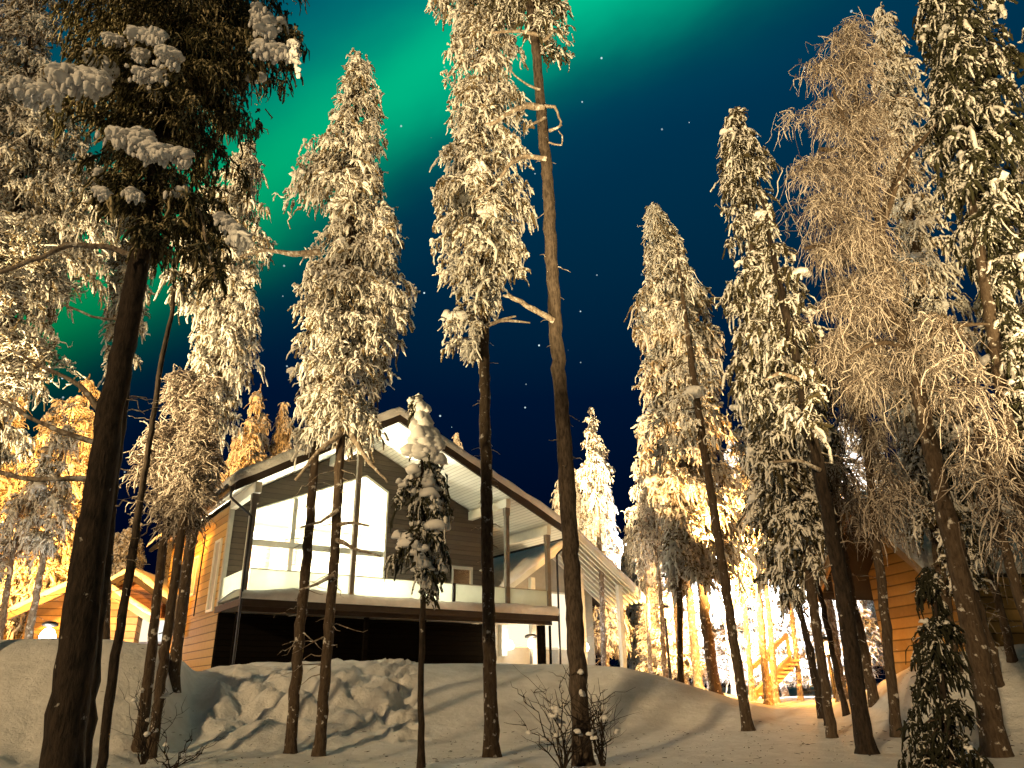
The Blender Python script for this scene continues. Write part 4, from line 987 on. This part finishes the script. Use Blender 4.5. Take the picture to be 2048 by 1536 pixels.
lamppost('tall street lamp glowing cold white through the right spruces', 1505, 1130, 27, 7000, COLD, 'lampw', False)
lamppost('cold white street lamp left of the brightest gap in the right forest', 1400, 1170, 29, 3300, COLD, 'lampw', False)
lamppost('orange path lamp low between the right trunks above the lit snow', 1466, 1285, 24, 900, ORANGE, 'lampo', 2)
lamppost('orange path lamp near the yellow lit trunks left of the right cabin', 1655, 1300, 22, 700, ORANGE, 'lampo', 2)
lamppost('orange lamp beyond the veranda house at the forest edge', 1330, 1230, 29, 3000, AMBER, 'lampo', False)
lamppost('bright white lamp peeping over the left snow bank', 95, 1275, 18, 200, (1, .9, .7), 'lampw')
lamppost('warm lamp glowing under the right end of the raised deck', 1062, 1290, 27, 260, (1, .72, .4), 'lampw')
lamp('left_fill_light', at(-90, 1060, 21.), 5000, (1, .42, .07), .15, 165, at(-90, 1060, 21.) + np.array([1, 8, 7.]), .2)  # unseen orange fills, added to brighten the left crowns
lamp('left_fill_light', at(226, 930, 20.5), 3400, (1, .42, .07), .15, 165, at(226, 930, 20.5) + np.array([-1, 8, 6.]), .2)
lamp('forest_fill_light', at(1652, 1010, 20.5), 4200, AMBER, .15, 140, at(1652, 1010, 20.5) + np.array([3.0, 10, .5]), .2)  # unseen amber fills, added behind stems to light the crowns
lamp('forest_fill_light', at(1438, 1120, 16.8), 2600, (1, .5, .14), .12, 70, at(1350, 640, 18.), .5)
lamp('forest_fill_light', at(1440, 1120, 22.), 5000, AMBER, .15, 140, at(1440, 1120, 22.) + np.array([4.5, 10, .5]), .2)
lamp('forest_fill_light', at(1136, 985, 27.5), 3600, (1, .66, .30), .15, 110, at(1190, 900, 34.), .3)
lamp('forest_fill_light', at(1147, 1135, 15.5), 2600, (1, .56, .20), .12, 50, at(1385, 800, 18.), .4)
lamp('forest_fill_light', at(1628, 1338, 21.5), 330, ORANGE, .12)  # added low fill that turns the snow orange
lamp('side_wall_light', hw(-2.8, 5.5, .3), 110, ORANGE, .15)
lamp('shed_light', at(262, 1262, 24.5), 70, (.85, .85, 1), .1)
lamp('right_cabin_light', at(1715, 1300, 16.2), 30, ORANGE, .12)

# ------------------------------------------------------------ background forest
protos = []
for i_, (H_, Rm, cb_, sd) in enumerate(((9., 1.0, .22, 61), (9., .8, .34, 62), (9., 1.15, .12, 63), (9., .75, .45, 64))):
    zz_ = np.linspace(cb_ * H_, H_, 14); t_ = (zz_ - zz_[0]) / (H_ - zz_[0]); rr_ = np.random.default_rng(sd)
    w_ = Rm * (1 - t_ ** 1.5) ** .8 * np.interp(t_, [0, .12], [.6, 1]) * rr_.uniform(.75, 1.2, 14) + .06
    w2_ = w_ * rr_.uniform(.85, 1.15, 14)
    ax_ = np.stack([np.zeros(20), np.zeros(20), np.linspace(0, H_, 20)], 1)
    cbm = MB(); crown(cbm, ax_, None, 0, outline=(zz_, -w_, w2_), seed=sd, size=1.3, dens=1.1, padn=.8, hang=.8, mats=(0, 1, 2))
    tbm = MB(); rng = np.random.default_rng(sd); Q_, r__ = trunk_mesh(tbm, ax_, np.linspace(.13, .02, 20)); twigs_on_trunk(tbm, Q_, r__, 60, .6, cb_ * H_ + 1., .25, .9, 1)
    protos.append((cbm, tbm))
pm = []
for cbm, tbm in protos:
    r_ = bpy.data.objects.new('proto', None); r_.location = (0, 0, 0)
    t = tbm.build('trunk', [M['bark_frost'], M['bark_frost']], None, True, True); c = cbm.build('crown', [M['frost'], M['bark'], M['cushion']], None, True, True)
    pm.append((t.data, c.data)); bpy.data.objects.remove(t); bpy.data.objects.remove(c)
BG = [(522, 768, 30, 2, 1.15, 'yellow lit spruce tip rising just above the big house left eave'),
      (572, 808, 31, 0, 1.0, 'pinkish snowy spruce tip behind the big house left roof slope'),
      (478, 860, 31, 2, 1.0, 'yellowish spruce behind the big house roof next to the left column spruce'),
      (915, 866, 36, 1, .8, 'tiny snowy spruce tip poking over the big house right roof slope'),
      (180, 748, 26, 2, 1.25, 'orange lit spruce with rounded tip directly left of the near dark trunk'),
      (120, 800, 28, 0, 1.3, 'orange lit spruce behind the left cabins, second from the near trunk'),
      (40, 770, 27, 2, 1.4, 'wide orange lit spruce above the farther left cabin'),
      (-30, 720, 27, 0, 1.4, 'orange spruce cut by the left edge above the log cabin'),
      (272, 1028, 36, 2, 1.2, 'pinkish grey spruce standing right behind the brown board cabin'),
      (234, 1066, 37, 0, .9, 'smaller grey spruce behind the brown board cabin roof'),
      (1120, 952, 35, 0, .9, 'cream lit spruce tip directly behind the bare tall pine trunk'),
      (1147, 938, 36, 1, .9, 'cream spruce just right of the bare tall pine trunk'),
      (1188, 892, 34, 2, 1.1, 'pointed cream lit spruce above the veranda house roof'),
      (1254, 1044, 40, 2, .9, 'dim brown spruce low between two cream lit spruces'),
      (1293, 972, 35, 0, .9, 'slim cream spruce tip right of the dim brown spruce'),
      (1335, 1000, 33, 1, 1.0, 'golden spruce under the narrow snowy tipped spruce'),
      (1375, 930, 32, 3, 1.1, 'golden spruce with bare lower stem among the right forest'),
      (1420, 960, 31, 1, 1.1, 'golden spruce left of the cold street lamp'),
      (1462, 880, 33, 3, 1.1, 'tall bare stemmed spruce in front of the cold white glow'),
      (1500, 960, 35, 0, 1.1, 'white lit spruce behind the cold street lamp'),
      (1545, 930, 34, 1, 1.2, 'white glowing spruce right of the cold street lamp'),
      (1590, 850, 31, 3, 1.2, 'yellow lit spruce behind the thick black stem'),
      (1640, 880, 30, 1, 1.2, 'yellow lit spruce above the orange path lamp'),
      (1690, 840, 29, 3, 1.2, 'tall yellow lit spruce left of the right cabin gable'),
      (1745, 860, 31, 2, 1.2, 'spruce with golden side behind the right cabin gable'),
      (1230, 1120, 44, 0, 1.2, 'reddish spruce in the far thicket beside the veranda post'),
      (1275, 1110, 38, 2, 1.1, 'reddish brown spruce right of the veranda post'),
      (1318, 1090, 37, 2, 1.1, 'reddish spruce deep in the thicket left of the golden stems'),
      (1362, 1080, 39, 0, 1.1, 'amber spruce in the back row under the left cold lamp'),
      (1440, 1070, 40, 2, 1.2, 'pale spruce in the back row between the two cold lamps'),
      (1520, 1060, 41, 0, 1.2, 'bluish white spruce in the back row behind the stair'),
      (1585, 1050, 39, 2, 1.2, 'bluish spruce in the back row right of the stair'),
      (1650, 1040, 38, 0, 1.2, 'amber spruce in the back row behind the lit trunks'),
      (1715, 1000, 37, 2, 1.2, 'amber spruce in the back row behind the right cabin'),
      (1350, 1130, 31, 2, 1.6, 'young golden spruce low behind the pale thin stems'),
      (1408, 1140, 33, 2, 1.6, 'young cream spruce directly under the left cold lamp'),
      (1472, 1120, 32, 2, 1.6, 'young white lit spruce between the two cold lamps'),
      (1535, 1130, 31, 2, 1.6, 'young white lit spruce behind the stair top'),
      (1600, 1120, 30, 2, 1.6, 'young amber spruce right of the stair'),
      (1670, 1090, 29, 2, 1.6, 'young amber spruce between the yellow lit stems'),
      (1300, 1170, 33, 2, 1.6, 'young reddish spruce just right of the veranda house'),
      (1820, 860, 30, 0, 1.3, 'dim spruce behind the right cabin roof'),
      (1895, 900, 29, 2, 1.3, 'orange tinted spruce tip above the right cabin snow roof'),
      (1990, 860, 30, 0, 1.3, 'dim spruce behind the right cabin near the right edge'),
      (400, 1000, 34, 2, 1.0, 'dim spruce hidden behind the shaggy frosted tree'),
      (350, 1060, 36, 0, .8, 'low snowy spruce behind the side wall of the big house')]
for px_, py_, Y_, k, ws, lab in BG:
    p = at(px_, py_, Y_); g_ = gz(p[0], p[1]) - .1; s_ = (p[2] - g_) / 9.
    r_ = empty('spruce_tree', (p[0], p[1], g_), lab, 'spruce', 'spruces in the lamp lit background forest'); r_.scale = (ws * s_ ** .7, ws * s_ ** .7, s_); r_.rotation_euler.z = (px_ * 1.7) % 6.28
    for nm, me in zip(('trunk', 'crown'), pm[k]):
        o = bpy.data.objects.new(nm, me); COL.objects.link(o); o.parent = r_
# bare lit stems between the lamps
POLES = [((1396, 1370, 20), (1380, 1200, 18), (1345, 940, 12), 25, 'bark_frost', 'orange tinted stem leaning left of the brown middle trunk'),
         ((1432, 1392, 26), (1412, 1250, 24), (1395, 1050, 18), 23, 'bark', 'thick brown trunk standing before the white glow'),
         ((1535, 1395, 18), (1522, 1250, 16), (1505, 1050, 10), 23, 'bark_frost', 'bright pale stem right of the stair foot'),
         ((1552, 1392, 14), (1540, 1250, 12), (1520, 1080, 8), 24, 'bark_frost', 'orange stem beside the bright pale stem'),
         ((1505, 1398, 14), (1495, 1280, 12), (1480, 1120, 8), 24, 'bark_frost', 'thin orange stem left of the stair foot'),
         ((1600, 1385, 12), (1585, 1240, 11), (1560, 1060, 7), 26, 'bark_frost', 'cold lit thin stem right of the stair'),
         ((1682, 1385, 22), (1665, 1250, 20), (1630, 1030, 14), 20, 'bark_frost', 'yellow lit broad stem left of its darker twin'),
         ((1702, 1378, 18), (1685, 1240, 16), (1650, 1030, 10), 20.5, 'bark_frost', 'amber stem right of the yellow lit broad stem'),
         ((1755, 1428, 22), (1700, 1180, 19), (1650, 900, 13), 15.2, 'bark', 'brown stem standing between the black stem and right cabin'),
         ((1695, 1440, 14), (1655, 1260, 13), (1600, 1000, 9), 15.6, 'bark_dark', 'dark thin stem leaning left of the thick black one'),
         ((1657, 1462, 14), (1622, 1300, 12), (1560, 1060, 8), 14.6, 'bark_dark', 'thin dark stem third from the thick black one'),
         ((1640, 1430, 11), (1612, 1280, 10), (1565, 1100, 7), 16., 'bark_dark', 'thinnest dark stem nearest the stair'),
         ((1300, 1330, 10), (1295, 1200, 9), (1285, 1080, 6), 30, 'bark_frost', 'thin reddish stem beside the veranda house'),
         ((1330, 1345, 12), (1322, 1200, 10), (1308, 1050, 7), 28, 'bark_frost', 'pale thin stem right of the veranda house'),
         ((1362, 1362, 12), (1352, 1220, 11), (1335, 1040, 7), 28, 'bark_frost', 'cold lit thin stem left of the brown middle trunk'),
         ((1208, 1340, 13), (1203, 1150, 11), (1190, 960, 7), 30., 'bark_frost', 'pinkish thin stem in front of the veranda house window'),
         ((52, 1300, 18), (75, 1180, 15), (100, 1020, 10), 20, 'bark_frost', 'orange lit stem in front of the left log cabins'),
         ((-5, 1300, 16), (12, 1200, 14), (30, 1080, 9), 21, 'bark_frost', 'yellow lit stem at the very left edge'),
         ((2010, 1450, 22), (1990, 1320, 20), (1900, 1020, 14), 12.5, 'bark', 'grey brown stem crossing before the right cabin roof'),
         ((2050, 1440, 20), (2010, 1250, 18), (1930, 960, 12), 13., 'bark', 'second grey stem crossing the right cabin roof')]
for a, b, c, Y_, bm, lab in POLES:
    P, R = poly([a, b, c], Y_); r_ = empty('slender_tree', P[0], lab, 'tree', 'slender lit stems in the right forest' if a[0] > 1200 else None)
    rng = np.random.default_rng(abs(int(a[0]))); mb = MB(); Q, r = trunk_mesh(mb, P, R, 9, True, .01); z0_, z1_ = Q[0, 2], Q[-1, 2]
    twigs_on_trunk(mb, Q, r, 22, z0_ + .5, z1_, .15, .8, 1); mb.build('trunk', [M[bm], M['bark_frost']], r_)
    cz = Q[-1, 2]; H_ = 3.2; ax_ = np.array([[Q[-1, 0], Q[-1, 1], cz - 1.2], [Q[-1, 0] - .1, Q[-1, 1], cz + H_]]); zz_ = np.linspace(cz - 1.2, cz + H_, 8)
    w_ = .75 * np.array([.35, .8, 1, .9, .8, .6, .4, .1]) * rng.uniform(.8, 1.2, 8); tb = MB(); tb.tube([Q[-1], Q[-1] + np.array([-.05, 0, H_])], [r[-1], .01], 7); tb.build('stem_top', M[bm], r_)
    cb = MB(); crown(cb, ax_, None, 0, outline=(zz_, ax_[0, 0] - w_, ax_[0, 0] + w_), seed=abs(int(a[0])), dens=.7, size=1.1, padn=.6, mats=(0, 1, 2)); cb.build('crown', [M['frost' if Y_ > 16 else 'frost_mid'], M['bark'], M['cushion']], r_)

# fallen twigs, bark and needles on the snow under the trees
rng = np.random.default_rng(77); n_ = 900; y_ = rng.uniform(9.5, 15, n_); x_ = rng.uniform(-.62, .62, n_) * y_
P_ = np.stack([x_, y_, ground_z(x_, y_) + .012], 1); D_ = rng.normal(size=(n_, 3)); D_[:, 2] *= .15; D_ /= np.linalg.norm(D_, axis=1)[:, None]
mb = MB(); mb.fingers(P_, D_, rng.uniform(.01, .12, n_) ** 1.2, rng.uniform(.002, .006, n_), .0, 4, 3, 0, .2)
tag(mb.build('needle_litter', M['bark_dark']), 'scattered dark needles and twigs lying on the foreground snow', 'litter', None, 'stuff')
